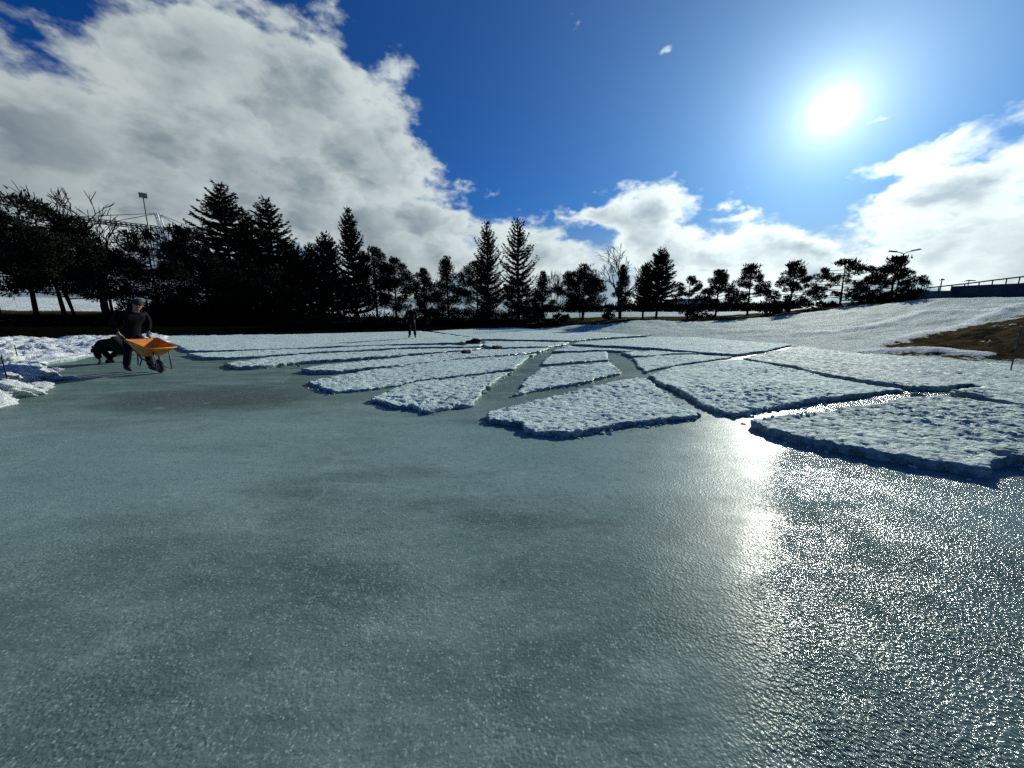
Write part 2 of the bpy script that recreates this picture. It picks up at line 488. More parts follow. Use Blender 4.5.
# pond ice: one flat sheet that runs under the shore
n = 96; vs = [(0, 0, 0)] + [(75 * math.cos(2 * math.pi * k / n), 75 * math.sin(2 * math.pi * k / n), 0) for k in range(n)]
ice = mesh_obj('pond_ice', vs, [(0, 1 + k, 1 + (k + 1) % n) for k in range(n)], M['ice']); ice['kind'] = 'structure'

# ------------------------------------------------------------------ snow-crusted sheets
EDGES = []
def sheet(name, pix, label, mat, thick=.085, seed=0, bumpamp=1.0, edgeamp=1.0, group='sheets of crusted snow on the pond', cat='snow sheet', lump=0.0, smin=.023):
    poly = [Vector(ground(x, y, thick)) for x, y in pix]
    c0 = sum(poly, Vector((0, 0))) / len(poly)
    # outline, resampled and made ragged
    pts = []
    n = len(poly)
    for i in range(n):
        a, b = poly[i], poly[(i + 1) % n]
        L = (b - a).length; m = (a + b) / 2
        s = max(smin, .0062 * m.length)
        k = max(1, int(L / s))
        nrm = Vector((b.y - a.y, a.x - b.x)); nrm.normalize()
        for q in range(k):
            p = a.lerp(b, q / k)
            am = min(.055, L * .1) * edgeamp
            r1 = float(fbm(p.x * 7.5 + seed, p.y * 7.5, seed + 5, 4, .72)) - .5
            r2 = float(vnoise(p.x * 1.7, p.y * 1.7 + seed, seed + 8)) - .5
            w = 1 if q else .5
            pts.append(p + nrm * (r1 * 2.0 * am + r2 * 1.6 * am) * w)
    B = np.array([(p.x, p.y) for p in pts])
    dist0 = max(1.0, min(p.length for p in pts))
    # interior points, finer near the viewer
    xs, ys = [], []
    lo, hi = B.min(0), B.max(0)
    y = lo[1]
    P = []
    while y < hi[1]:
        row_d = max(abs(y), dist0)
        s = max(smin, .0062 * row_d)
        nx = int((hi[0] - lo[0]) / s) + 1
        xx = lo[0] + s * np.arange(nx) + rng.uniform(-.35, .35, nx) * s
        yy = np.full(nx, y) + rng.uniform(-.35, .35, nx) * s
        P.append(np.stack([xx, yy], 1)); y += s
    P = np.concatenate(P)
    bl = [tuple(b) for b in B]
    P = P[pip(P[:, 0], P[:, 1], bl)]
    d = np.full(len(P), 1e9)
    for k0 in range(0, len(P), 4000):
        q = P[k0:k0 + 4000]
        d[k0:k0 + 4000] = np.sqrt(((q[:, None, :] - B[None]) ** 2).sum(2)).min(1)
    sl = np.maximum(smin, .0062 * np.hypot(P[:, 0], P[:, 1]))
    keep = d > sl * .55
    P, d = P[keep], d[keep]
    co = [Vector(b) for b in bl] + [Vector(p) for p in P]
    nb = len(bl)
    out = delaunay_2d_cdt(co, [], [list(range(nb))], 1, 1e-5)
    v2, f2 = out[0], out[2]
    V = np.array([(v.x, v.y) for v in v2])
    dd = np.full(len(V), 1e9)
    for k0 in range(0, len(V), 4000):
        q = V[k0:k0 + 4000]
        dd[k0:k0 + 4000] = np.sqrt(((q[:, None, :] - B[None]) ** 2).sum(2)).min(1)
    x, y = V[:, 0], V[:, 1]
    ca, sa = math.cos(.3), math.sin(.3)
    xr, yr = x * ca + y * sa, -x * sa + y * ca
    near = np.clip(1.35 - np.hypot(x, y) / 22, .25, 1) * (.35 + 1.3 * fbm(x * .7, y * .7, 15 + seed, 3))
    pits = fbm(xr * 11, yr * 19, 31 + seed, 3, .58)
    h = (pits - .5) * .046 * near
    h -= np.clip(.45 - pits, 0, 1) * .15 * near * np.clip(fbm(x * .8, y * .8, 91, 2) * 1.6 - .25, .15, 1)                      # deeper melt pits
    h += (fbm(x * 30, y * 36, 77, 2) - .5) * .018 * near
    h += (fbm(x * 1.1, y * 1.1, 41 + seed, 3) - .5) * .045
    if lump:
        h += lump * np.clip(fbm(x * 2.3, y * 2.3, 51 + seed, 4, .6) - .44, 0, 1) * 2.0 * np.clip(dd / .6, 0, 1)
        h += lump * .75 * np.clip(fbm(x * 5.5, y * 5.5, 57 + seed, 3, .6) - .45, 0, 1) * 2.0 * np.clip(dd / .4, 0, 1)
    rim = .006 * np.exp(-((dd - .03) / .04) ** 2) - .004 * np.exp(-(dd / .01) ** 2)
    z = thick + h * bumpamp + rim * np.clip(bumpamp, 0, 1)
    z = np.maximum(z, .018)
    verts = [(a - c0.x, b - c0.y, c) for a, b, c in zip(x, y, z)]
    faces = [tuple(f) for f in f2]
    # side wall from the boundary edges
    from collections import Counter
    ec = Counter()
    for f in faces:
        for k in range(len(f)):
            a, b = f[k], f[(k + 1) % len(f)]; ec[(min(a, b), max(a, b))] += 1
    dirs = {}
    for f in faces:
        for k in range(len(f)):
            a, b = f[k], f[(k + 1) % len(f)]
            if ec[(min(a, b), max(a, b))] == 1: dirs[(a, b)] = 1
    low = {}; mid_ = {}
    cen = np.array((c0.x, c0.y))
    def lower(i):
        if i in low: return low[i], mid_[i]
        vx, vy, vz = verts[i]
        w = (random.random() - .5)
        # undercut a little, by the local outward normal
        e = nrm_of.get(i, (0, 0))
        verts.append((vx + e[0] * (-.006 + .012 * random.random()), vy + e[1] * (-.006 + .012 * random.random()), vz * (.5 + .2 * w))); mid_[i] = len(verts) - 1
        verts.append((vx - e[0] * (.006 + .02 * w), vy - e[1] * (.006 + .02 * w), -.012)); low[i] = len(verts) - 1
        return low[i], mid_[i]
    nrm_of = {}
    for a, b in dirs:
        dx, dy = verts[b][0] - verts[a][0], verts[b][1] - verts[a][1]; L = math.hypot(dx, dy) + 1e-9
        for i in (a, b):
            o_ = nrm_of.get(i, (0, 0)); nrm_of[i] = (o_[0] + dy / L, o_[1] - dx / L)
    for i, e in nrm_of.items():
        L = math.hypot(*e) + 1e-9; nrm_of[i] = (e[0] / L, e[1] / L)
    for a, b in dirs:
        la, ma = lower(a); lb, mb = lower(b)
        faces.append((b, a, ma, mb)); faces.append((mb, ma, la, lb))
    nside = 2 * len(dirs)
    o = mesh_obj(name, verts, faces, mat, loc=(c0.x, c0.y, 0), smooth=True)
    EDGES.append((B, thick))
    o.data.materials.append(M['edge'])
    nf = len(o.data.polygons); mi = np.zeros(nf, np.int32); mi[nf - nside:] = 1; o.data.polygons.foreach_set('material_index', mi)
    return tag(o, label, cat, group, 'thing')

SH = [
 # near sheets
 ([(371,399),(384,403),(395,406),(408,406),(429,411),(452,406),(470,404),(478,396),(486,388),(497,380),(513,371),(470,376),(416,382.5),(390,391)],
  'pointed snow sheet with its sharp left tip over open ice, left of the slanting channel', 'floe'),
 ([(487,415),(489,419),(506,421),(523,424),(525,429),(533,431),(569,434),(597,429),(625,423),(660,419),(697,416),(696,412),(679,405),(662,391),(647,378.5),(635,377.5),(584,388.5),(518,403),(497,409)],
  'big four-sided snow sheet at the front middle with a stepped left corner', 'floe'),
 ([(751,420),(768,428),(806,439),(851,447),(906,456),(960,465),(994,471),(991,464),(1008,458),(1060,450),(1120,441),(1120,414),(1024,407),(1006,404.5),(962,398.5),(945,395),(915,397),(880,402.5),(856,406.5),(798,413.5),(765,417.5)],
  'nearest snow sheet at the front right, its long thick edge above the glittering ice', 'floe'),
 ([(649,374.5),(659,381),(683,393),(709,406),(720,410.5),(735,413),(770,407),(809,400.5),(856,394.5),(887,389.5),(904,389),(873,385),(831,378),(798,369.5),(760,362.5),(739,359.5),(709,362),(672,367)],
  'wide snow sheet right of the middle channel, pointed at its far right end', 'floe'),
 ([(514,394),(523,384),(533,374.5),(539,368),(575,365),(609,361.5),(621,372),(602,377),(584,381.5),(550,387)],
  'snow sheet just right of the slanting channel, behind the big stepped sheet', 'floe'),
 ([(308,381.5),(320,386.5),(332,391.5),(370,388),(416,380.5),(465,374.5),(513,368.5),(523,361.5),(536,353),(515,355.8),(450,360.2),(407,365),(360,371.5),(332,376.5)],
  'long snow strip with a blunt left end, behind the pointed left sheet', 'floe'),
 ([(541,364.5),(549,355),(566,353.4),(606,351.6),(609,359.4),(575,362)],
  'small snow sheet between two thin cracks right of the channel top', 'floe'),
 ([(632,357.8),(645,371.5),(672,365),(709,360),(732,356.6),(700,354.6),(674,355)],
  'narrow wedge of snow behind the wide right-hand sheet, beside the cross channel', 'floe'),
 # rows farther out
 ([(302,369),(310,371),(345,369.8),(385,366.8),(424,362),(462,358.4),(515,354.4),(537,351.5),(549,347.6),(482,350),(424,354.5),(372,359.8),(340,363.5),(315,366)],
  'thin snow strip third from the front on the left, tip level with the blunt strip', 'floe_far'),
 ([(223,363.5),(235,366.5),(262,365.6),(300,361.8),(362,357.6),(420,353),(470,349.8),(481,347.8),(406,349.2),(350,352),(300,354.4),(255,359)],
  'snow strip with a rubbly left end, reaching far left past the third strip', 'floe_far'),
 ([(186,353.5),(204,357.5),(240,356.6),(300,352.8),(406,347.6),(480,346),(482,344),(365,346.2),(300,349),(248,350.6),(215,352)],
  'far left snow strip lying behind the rubbly-ended one, next to the orange wheelbarrow', 'floe_far'),
 ([(178,346.5),(187,350.5),(215,350.6),(250,349.3),(300,347.8),(365,345),(440,343),(480,342.6),(481,338.6),(420,331),(300,334),(180,335),(150,336),(168,343)],
  'rearmost wide snow sheet on the left, reaching the dark bank under the trees', 'floe_far'),
 ([(484,346),(500,347.5),(549,346.4),(566,343.9),(568,342.2),(520,341.6),(484,341.4)],
  'small bright snow sheet at the far end of the slanting channel', 'floe_far'),
 ([(552,350.8),(568,351),(606,350),(640,351.6),(620,348.9),(583,347.4),(569,346)],
  'sliver of snow in front of the dark strip of bare ice', 'floe_far'),
 ([(571,344.4),(583,344.2),(612,345.6),(650,348),(690,351.2),(735,354.4),(765,350.6),(792,344.6),(760,340.5),(700,337.6),(649,337),(580,341.4)],
  'snow sheet behind the dark strip of bare ice, in the middle distance', 'floe_far'),
 ([(483,338.9),(525,339.6),(569,340.4),(610,337.4),(649,335.4),(700,336.2),(760,339),(797,343),(830,334),(760,322),(650,322),(560,324),(490,328),(430,331)],
  'rearmost snow sheet in the middle, sloping up toward the small pines', 'floe_far'),
 ([(620,352.4),(631,356),(652,355),(674,353.6),(700,353.4),(672,351.6),(650,350.2)],
  'small triangular snow scrap at the head of the cross channel', 'floe_far'),
 ([(743,357.5),(760,360.8),(798,366.5),(831,375),(873,381.5),(912,386.3),(942,386.3),(972,383.5),(982,386),(951,391.5),(967,395.5),(1006,401.5),(1024,404),(1120,411),(1120,362),(1024,352),(940,345),(860,340),(810,342),(796,347),(768,352.6)],
  'snow field on the right below the brown grass mound, bordered by a long dark crack', 'floe'),
]
for k, (pix, lab, mt) in enumerate(SH):
    sheet('snow_sheet', pix, lab, M['floe_dark'] if k in (2, 17) else M[mt], thick=.082 if k in (2, 17) else .065 if k == 3 else .050 if k < 8 else .08, seed=k * 7, edgeamp=1.0 if k < 8 else 1.5)
sheet('snow_sheet', [(-90,374),(-20,371),(25,369),(55,361),(85,356),(112,351),(140,348),(160,347),(170,341),(165,334),(100,337),(0,340),(-90,344)],
      'lumpy churned snow along the left shore, behind the crouching person', M['fresh'], thick=.08, seed=301, lump=.20, edgeamp=3.0)

# crumbs broken off the sheet edges: thousands of bits of snow and ice
def crumbs():
    r = np.random.default_rng(99)
    ico = bmesh.new(); bmesh.ops.create_icosphere(ico, subdivisions=1, radius=1); iv = np.array([v.co[:] for v in ico.verts]); ifc = np.array([[v.index for v in f.verts] for f in ico.faces]); ico.free()
    keep = []
    for B, th in EDGES:
        d = np.hypot(B[:, 0], B[:, 1]); c0 = B.mean(0)
        clus = fbm(B[:, 0] * 1.1, B[:, 1] * 1.1, 71, 3)
        for i in np.nonzero((d < 13) & (B[:, 1] > 0))[0]:
            for q in range(r.poisson(max(0, (clus[i] - .42)) * 2.2)):
                off = B[i] - c0; off = off / (np.linalg.norm(off) + 1e-9)
                a = abs(r.normal(0, .07)) if r.random() < .8 else -abs(r.normal(0, .06))
                z = .0 if a > 0 else th
                keep.append((*(B[i] + off * a + r.normal(0, .03, 2)), z, .006 + .016 * r.random() ** 3 + .0008 * d[i]))
    keep = np.array(keep)
    n = len(keep); V = np.empty((n, len(iv), 3))
    for i in range(n):
        V[i] = iv * (1 + r.normal(0, .22, (len(iv), 1))) * keep[i, 3] * np.array([r.uniform(.8, 1.5), r.uniform(.8, 1.3), r.uniform(.5, 1)]) + keep[i, :3] + [0, 0, keep[i, 3] * .35]
    Fc = (ifc[None] + (np.arange(n) * len(iv))[:, None, None]).reshape(-1, 3)
    o = mesh_obj('snow_crumbs', V.reshape(-1, 3).tolist(), Fc.tolist(), M['floe'])
    tag(o, 'scattered crumbs of snow and ice along the edges of the snow sheets', 'snow crumbs', kind='stuff')
crumbs()

# ------------------------------------------------------------------ snow lumps
def lump_mesh(seed, flat=.7, blocky=.5):
    r = random.Random(seed)
    bm = bmesh.new(); bmesh.ops.create_icosphere(bm, subdivisions=5, radius=1)
    planes = [(Vector((r.gauss(0, 1), r.gauss(0, 1), r.gauss(0, .8))).normalized(), r.uniform(.55, .85)) for _ in range(9)]
    off = r.uniform(0, 50)
    for v in bm.verts:
        p = v.co.copy()
        for nn, dd in planes:
            k = p.dot(nn)
            if k > dd: p -= nn * (k - dd) * blocky
        n1 = float(fbm(np.array([p.x * 1.8 + off]), np.array([p.y * 1.8 + p.z * 2.3]), seed, 4, .6)[0]) - .5
        n2 = float(fbm(np.array([p.x * 6 + off]), np.array([p.y * 6 - p.z * 5]), seed + 3, 3, .6)[0]) - .5
        n3 = float(fbm(np.array([p.x * 13 + off + p.z * 9]), np.array([p.y * 13 - p.z * 11]), seed + 9, 2, .6)[0]) - .5
        p *= 1 + .80 * n1 + .28 * n2 + .10 * n3
        v.co = Vector((p.x, p.y, p.z * flat))
    me = bpy.data.meshes.new('snow_lump'); bm.to_mesh(me); bm.free()
    me.polygons.foreach_set('use_smooth', [True] * len(me.polygons))
    return me
LUMPS = [lump_mesh(s, .72, .8) for s in range(6)]
for me in LUMPS: me.materials.append(M['fresh'])
LUMPS2 = []
for me in LUMPS[:3]:
    m2 = me.copy(); m2.materials.clear(); m2.materials.append(M['floe']); LUMPS2.append(m2)
LI = [0]
def lump(px, py, w_px, label, group, hz=.8, wide=1.0, meshes=LUMPS, z0=0.0):
    x, y = ground(px, py, z0)
    s = w_px / 2 * math.hypot(x, y, CAMH) / F * (.52 if meshes is LUMPS else .75)
    LI[0] += 1
    o = bpy.data.objects.new('snow_lump', meshes[LI[0] % len(meshes)])
    hz = hz * (.78 if meshes is LUMPS else 1)
    o.scale = (s * wide, s * .95, s * hz)
    o.rotation_euler = (random.uniform(-.3, .3), random.uniform(-.3, .3), random.uniform(0, 6.28) if wide == 1 else random.uniform(-.2, .2))
    o.location = (x, y, z0 + s * hz * .30)
    link(o); tag(o, label, 'snow lump', group, 'thing')
g = 'heaped snow chunks on the left shore'
for (px, py, w, hz, lab) in [
    (-28, 408, 62, .85, 'largest bright snow chunk at the very left edge, lowest on the ice'),
    (8, 398, 58, .8, 'bright rounded snow chunk in front of the blue-shaded heap'),
    (34, 391, 34, .6, 'low bright snow chunk at the heap foot where open ice begins'),
    (20, 380, 46, 1.0, 'tall blue-shaded snow block in the middle of the heap'),
    (-8, 384, 50, 1.0, 'snow block behind the thin stake, cut by the left edge'),
    (44, 378, 34, .8, 'shaded snow block at the right flank of the heap'),
    (28, 370, 30, .8, 'snow chunk with a sunny crest at the top of the heap'),
    (2, 369, 40, .8, 'broad snow chunk behind the stake, near the left edge'),
    (60, 380, 22, .5, 'flat snow chunk lying alone right of the heap'),
    (72, 379, 12, .5, 'smallest flat snow chip, farthest right of the heap'),
    (55, 371, 16, .7, 'small bright snow chunk on the ice behind the flat one'),
    (43, 368, 11, .7, 'tiny bright snow chunk at the top right of the heap'),
    (32, 353, 22, .9, 'rounded snow chunk on the churned shore, left of its bright neighbour'),
    (46, 353, 22, .9, 'brightest snow chunk on the churned shore snow'),
    (20, 359, 24, .6, 'low snow chunk beside the shorter stake'),
    (66, 352, 18, .6, 'low snow chunk halfway between heap and crouching person'),
    (84, 348, 14, .6, 'small snow chunk just left of the crouching person'),
    (5, 352, 26, .8, 'snow chunk at the left edge behind the shorter stake')]:
    lump(px, py, w, lab, g, hz)
g = 'snow clods along the sheet edges'
for (px, py, w, hz, lab) in [
    (696, 416.5, 11, .9, 'round snow clod at the right corner of the big stepped sheet'),
    (917, 398, 12, .7, 'larger of two snow clods between the two front right sheets'),
    (905, 401, 8, .7, 'smaller of two snow clods between the two front right sheets'),
    (1014, 410, 12, .8, 'snow clod by the short crack at the right edge'),
    (985, 400, 26, .4, 'long low snow clod along the short crack on the right'),
    (973, 397, 14, .5, 'snow clod at the left start of the short crack'),
    (1012, 462, 40, .55, 'big dark clod at the right edge behind the nearest sheet'),
    (488, 390, 9, 1.1, 'upright snow clod on the left lip of the slanting channel'),
    (476, 400, 10, .8, 'snow clod at the lower end of the slanting channel'),
    (509, 375, 6, 1.0, 'snow clod midway along the left lip of the slanting channel'),
    (531, 357, 6, .9, 'snow clod near the upper end of the slanting channel'),
    (284, 365.4, 6, .8, 'snow clod beside the rubbly strip end'),
    (299, 366, 4, .8, 'tiny snow clod on the ice between two strips'),
    (432, 357, 6, .8, 'snow clod on the third strip, lower one of the middle rubble'),
    (446, 354.5, 6, .8, 'snow clod on the third strip, upper one of the middle rubble')]:
    lump(px, py, w, lab, g, hz, 2.2 if w > 20 and w < 30 else 1.0, LUMPS2, .0 if py > 395 else .04)

# upturned slabs; shade on the sides facing us is put into the colour
def block(px, py, w_px, h, label):
    x, y = ground(px, py, .085)
    w = w_px * math.hypot(x, y) / F
    LI[0] += 1
    me = LUMPS[LI[0] % len(LUMPS)].copy(); me.name = 'snow_block'; me.materials.clear(); me.materials.append(M['shade_dark'])
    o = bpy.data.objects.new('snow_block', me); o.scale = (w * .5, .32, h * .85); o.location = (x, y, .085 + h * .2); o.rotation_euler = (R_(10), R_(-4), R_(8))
    link(o); tag(o, label, 'snow block', 'upturned blocks of snow coloured dark as in shade', 'thing')
M['shade_dark'] = simple('shade_dark_snow', (.014, .018, .019), .8, .5, 3, bump=.03, spec=.1)  # near-black stands in for shade on the slab sides
block(473, 342.2, 17, .17, 'largest dark upturned block on the far snow, right of the standing person')
block(462, 344.4, 9, .09, 'small dark upturned block just left of the largest one')
block(497, 348.6, 13, .09, 'dark upturned block nearer than the others, beside the channel head')
block(466, 352.8, 10, .09, 'dark upturned block on the third snow strip')

# ------------------------------------------------------------------ trees
def tri_cloud(centers, dirs, length, width, rs):
    """pointed sprays: one triangle each"""
    n = len(centers)
    c = np.asarray(centers); d = np.asarray(dirs)
    d = d / (np.linalg.norm(d, axis=1, keepdims=True) + 1e-9)
    r = rs.normal(size=(n, 3)); s = np.cross(d, r); s /= (np.linalg.norm(s, axis=1, keepdims=True) + 1e-9)
    L = (np.asarray(length) * np.ones(n))[:, None]; W = (np.asarray(width) * np.ones(n))[:, None]
    v = np.stack([c - s * W / 2, c + s * W / 2, c + d * L * .55 + s * W * .35, c + d * L], 1).reshape(-1, 3)
    return v

def spray_mesh(name, V, mat, parent):
    n = len(V) // 4
    f = np.arange(n * 4).reshape(n, 4)[:, [0, 1, 2, 3]]
    me = bpy.data.meshes.new(name); me.from_pydata(V.tolist(), [], f.tolist()); me.update(); me.materials.append(mat)
    o = bpy.data.objects.new(name, me); return link(o, parent)

def spruce(H, W, seed, clear=.06, dens=1.0, power=.8, upward=.25, gap=.55, droop=0.0):
    rs = np.random.default_rng(seed)
    tr = MB(); lean = rs.normal(0, .012, 2)
    pts = [Vector((lean[0] * z, lean[1] * z, z)) for z in np.linspace(-.3, H * .98, 9)]
    r0 = .014 * H + .04
    tr.tube(pts, list(np.linspace(r0, .045, 9)), 7)
    C, D, L, Wd = [], [], [], []
    z = H * clear
    while z < H * .985:
        t = (z / H - clear) / (1 - clear)
        env = W * max(.05, (1 - t)) ** power * (1.0 if t > .12 else .75 + 2 * t)
        nb = int(round((6 + 2 * rs.random()) * dens ** .5)) if t < .9 else 4
        a0 = rs.random() * 6.28
        for k in range(nb):
            a = a0 + 6.283 * k / nb + rs.normal(0, .22)
            bl = env * rs.uniform(.62, 1.12)
            el = (upward + .48 * t - droop * (1 - t)) + rs.normal(0, .1)
            ds = max(.11, .0125 * H / dens ** .3); m = max(2, int(bl / ds))
            out = np.array([math.cos(a), math.sin(a), 0]); side = np.array([-math.sin(a), math.cos(a), 0])
            if bl > .6: tr.tube([Vector(tuple(out * s * bl * .8 + np.array([lean[0] * z, lean[1] * z, z + math.tan(el) * s * bl * .6]))) for s in (0, .5, 1)], [.05, .04, .02], 3, False)
            for q in range(m):
                s = (q + .6) / m
                p = out * (s * bl) + np.array([lean[0] * z, lean[1] * z, z]) + np.array([0, 0, 1]) * (math.tan(el) * bl * (s * .55 + .45 * s * s) - .05 * bl * math.sin(3.14 * s))
                rem = (1 - s) * bl
                for sg in (-1, 1):
                    for rep in range(2):
                        C.append(p + rs.normal(0, .05, 3)); D.append(out * rs.uniform(.5, 1.0) + side * sg * rs.uniform(.15, .95) + np.array([0, 0, math.tan(el) * .5 + rs.normal(-.12, .16)]))
                        L.append(min(.20 + .30 * rem, .018 * H + .26) * rs.uniform(.7, 1.2)); Wd.append(.07 + .005 * H * rs.uniform(.6, 1.2))
                if rs.random() < .5:
                    C.append(p); D.append(out * .7 + np.array([0, 0, rs.normal(.1, .5)])); L.append(.3); Wd.append(.08)
            C.append(out * bl * .9 + np.array([lean[0] * z, lean[1] * z, z + math.tan(el) * bl * .86])); D.append(out + np.array([0, 0, math.tan(el) + .25])); L.append(.34); Wd.append(.10)
        z += gap * (1.1 - .5 * t) * rs.uniform(.75, 1.25) * H / 12
    for k in range(14):
        zz = H * (1 - .045 * rs.random() ** 1.2)
        C.append(np.array([lean[0] * H, lean[1] * H, zz - .25])); D.append(np.array([rs.normal(0, .35), rs.normal(0, .35), 1.0])); L.append(.34); Wd.append(.07)
    return tr, tri_cloud(C, D, L, Wd, rs)

def pine(H, W, seed, clear=.3, dens=1.0, shape='round', stems=1, clump=.55, lean=0.0, per=70):
    rs = np.random.default_rng(seed)
    tr = MB(); C, D, L, Wd = [], [], [], []
    def prof(t):
        if shape == 'round': return max(.22, math.sin(math.pi * min(1, (t * .80 + .17))) ** .7)
        if shape == 'cone': return max(.12, (1.02 - t) ** .75)
        return max(.2, (1 - (2 * t - .9) ** 2 * .6))
    r0 = .013 * H + .05
    stemtips = []
    for sN in range(stems):
        bx, by = (0, 0) if stems == 1 else (rs.normal(0, .22 * W), rs.normal(0, .22 * W))
        wob = rs.normal(0, .03 * H * .5, 2)
        tx = lean * H + wob[0] + bx * 1.4; ty = wob[1] + by * 1.4
        hh = H * .95 if sN == 0 else H * rs.uniform(.7, .9)
        def P(t, bx=bx, by=by, tx=tx, ty=ty, hh=hh):
            return np.array([bx * .5 + (tx - bx * .5) * t ** 1.3, by * .5 + (ty - by * .5) * t ** 1.3, hh * t])
        zs = np.linspace(-.02, 1, 8)
        tr.tube([Vector(tuple(P(max(t, 0)) + (np.array([0, 0, -.3]) if t < 0 else 0))) for t in zs], [r0 / stems ** .4 * (1 - .82 * max(t, 0)) for t in zs], 7)
        stemtips.append(P)
    nl = int(17 * dens * (H / 6) ** .5 * (1 + .35 * (stems - 1)))
    for k in range(nl):
        P = stemtips[k % stems]
        t = clear + (1 - clear) * ((k + rs.random()) / nl)
        tt = (t - clear) / (1 - clear)
        a = k * 2.4 + rs.normal(0, .5)
        el = .10 + .5 * tt + rs.normal(0, .14)
        ln = W * prof(tt) * rs.uniform(.65, 1.08)
        p0 = P(t * .97)
        o = np.array([math.cos(a), math.sin(a), 0])
        p1 = p0 + o * ln * .55 + np.array([0, 0, ln * .45 * math.tan(el) * .7])
        p2 = p0 + o * ln + np.array([0, 0, ln * math.tan(el) * .8])
        zmax = H * (1.0 - (.62 * (ln / W) if shape == 'cone' else .40 * (ln / W) ** 1.4)) - .12
        if p2[2] > zmax: p1[2] -= (p2[2] - zmax) * .5; p2[2] = zmax
        tr.tube([Vector(tuple(p0)), Vector(tuple(p1)), Vector(tuple(p2))], [r0 * .38 * (1 - .5 * tt), r0 * .25, .015], 4, False)
        cl = [(p2, 1.0), (p1 * .35 + p2 * .65 + rs.normal(0, .22, 3), .85)]
        if ln > W * .55: cl.append((p1 + rs.normal(0, .2, 3) + np.array([0, 0, .15]), .7))
        for (c, q) in cl:
            R = clump * q * rs.uniform(.75, 1.2) * (H / 7) ** .6
            n = int(per * 2.0 * q * rs.uniform(.8, 1.2))
            u = rs.normal(size=(n, 3)); u /= np.linalg.norm(u, axis=1, keepdims=True)
            rad = R * rs.random((n, 1)) ** .45
            pos = u * rad * np.array([1.1, 1.1, .8]) + c
            C += list(pos); D += list(u + np.array([0, 0, .5]) + rs.normal(0, .35, (n, 3)))
            L += list(rs.uniform(.15, .28, n) * (H / 7) ** .35); Wd += list(rs.uniform(.055, .10, n) * (H / 7) ** .35)
    for k in range(int(60 * dens)):
        C.append(np.array([lean * H + rs.normal(0, .12 * W), rs.normal(0, .12 * W), H * (1 - .09 * rs.random())])); D.append(np.array([rs.normal(0, .6), rs.normal(0, .6), 1.])); L.append(.3); Wd.append(.13)
    return tr, tri_cloud(C, D, L, Wd, rs)

def bare(H, W, seed, stems=1, fork=.22, up=.65):
    rs = np.random.default_rng(seed)
    trunk, crown = MB(), MB()
    def grow(p, d, L, r, lev, mb):
        n = 3; pts = [p]; q = p.copy(); dd = d.copy()
        for i in range(n):
            dd = dd + rs.normal(0, .13, 3) + np.array([0, 0, .05]); dd /= np.linalg.norm(dd)
            q = q + dd * L / n; pts.append(q)
        mb.tube([Vector(tuple(x)) for x in pts], list(np.linspace(r, r * .62, n + 1)), 5 if lev < 2 else 3, False)
        if lev >= 5: return
        kids = 3
        for k in range(kids):
            a = rs.random() * 6.283; sp_ = rs.uniform(.35, .8)
            perp = np.cross(dd, rs.normal(size=3)); perp /= np.linalg.norm(perp) + 1e-9
            nd = dd * (1 - .35 * sp_) + perp * sp_ + np.array([0, 0, up * .25]); nd /= np.linalg.norm(nd)
            s = pts[-1] if k < 2 else pts[2]
            grow(s, nd, L * rs.uniform(.62, .82), max(.020, r * .58), lev + 1, crown)
    for s in range(stems):
        d = np.array([rs.normal(0, .06 if stems == 1 else .3), rs.normal(0, .06 if stems == 1 else .2), 1.]); d /= np.linalg.norm(d)
        grow(np.array([rs.normal(0, .15 * (stems - 1)), 0, -.2]), d, H * fork * 1.3, (.017 * H + .03) / stems ** .5, 0, trunk)
    # fit to size
    allv = np.array(crown.v); hx = np.percentile(np.abs(allv[:, :2]), 95); hz = np.percentile(allv[:, 2], 97)
    sx, sz = W / hx, H / hz
    for mb in (trunk, crown): mb.v = [(x * sx, y * sx, z * sz) for x, y, z in mb.v]
    return trunk, crown

def place(px, top, R, label, kind, wpx, seed, group, **kw):
    az, el = azel(px, top)
    ztop = CAMH + R * math.tan(el)
    x, y = R * math.sin(az), R * math.cos(az)
    z = terr1(x, y)
    H = ztop - z + kw.pop('hadd', 0)
    W = wpx * (R / math.cos(az)) * math.cos(az) ** 1.0 / F * math.hypot(1, 0) * (1 / max(.55, math.cos(az))) * math.cos(az)
    name = {'spruce': 'spruce_tree', 'pine': 'pine_tree', 'bare': 'bare_tree'}[kind]
    root = empty(name, (x, y, z), seed * 1.7)
    if kind == 'bare':
        t, c = bare(H, W, seed, **kw)
        t.build('trunk', M['twig'], root); c.build('crown', M['twig'], root)
    else:
        t, V = (spruce if kind == 'spruce' else pine)(H, W, seed, **kw)
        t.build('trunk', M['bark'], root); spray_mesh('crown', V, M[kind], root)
    tag(root, label, 'tree', group)
    return root

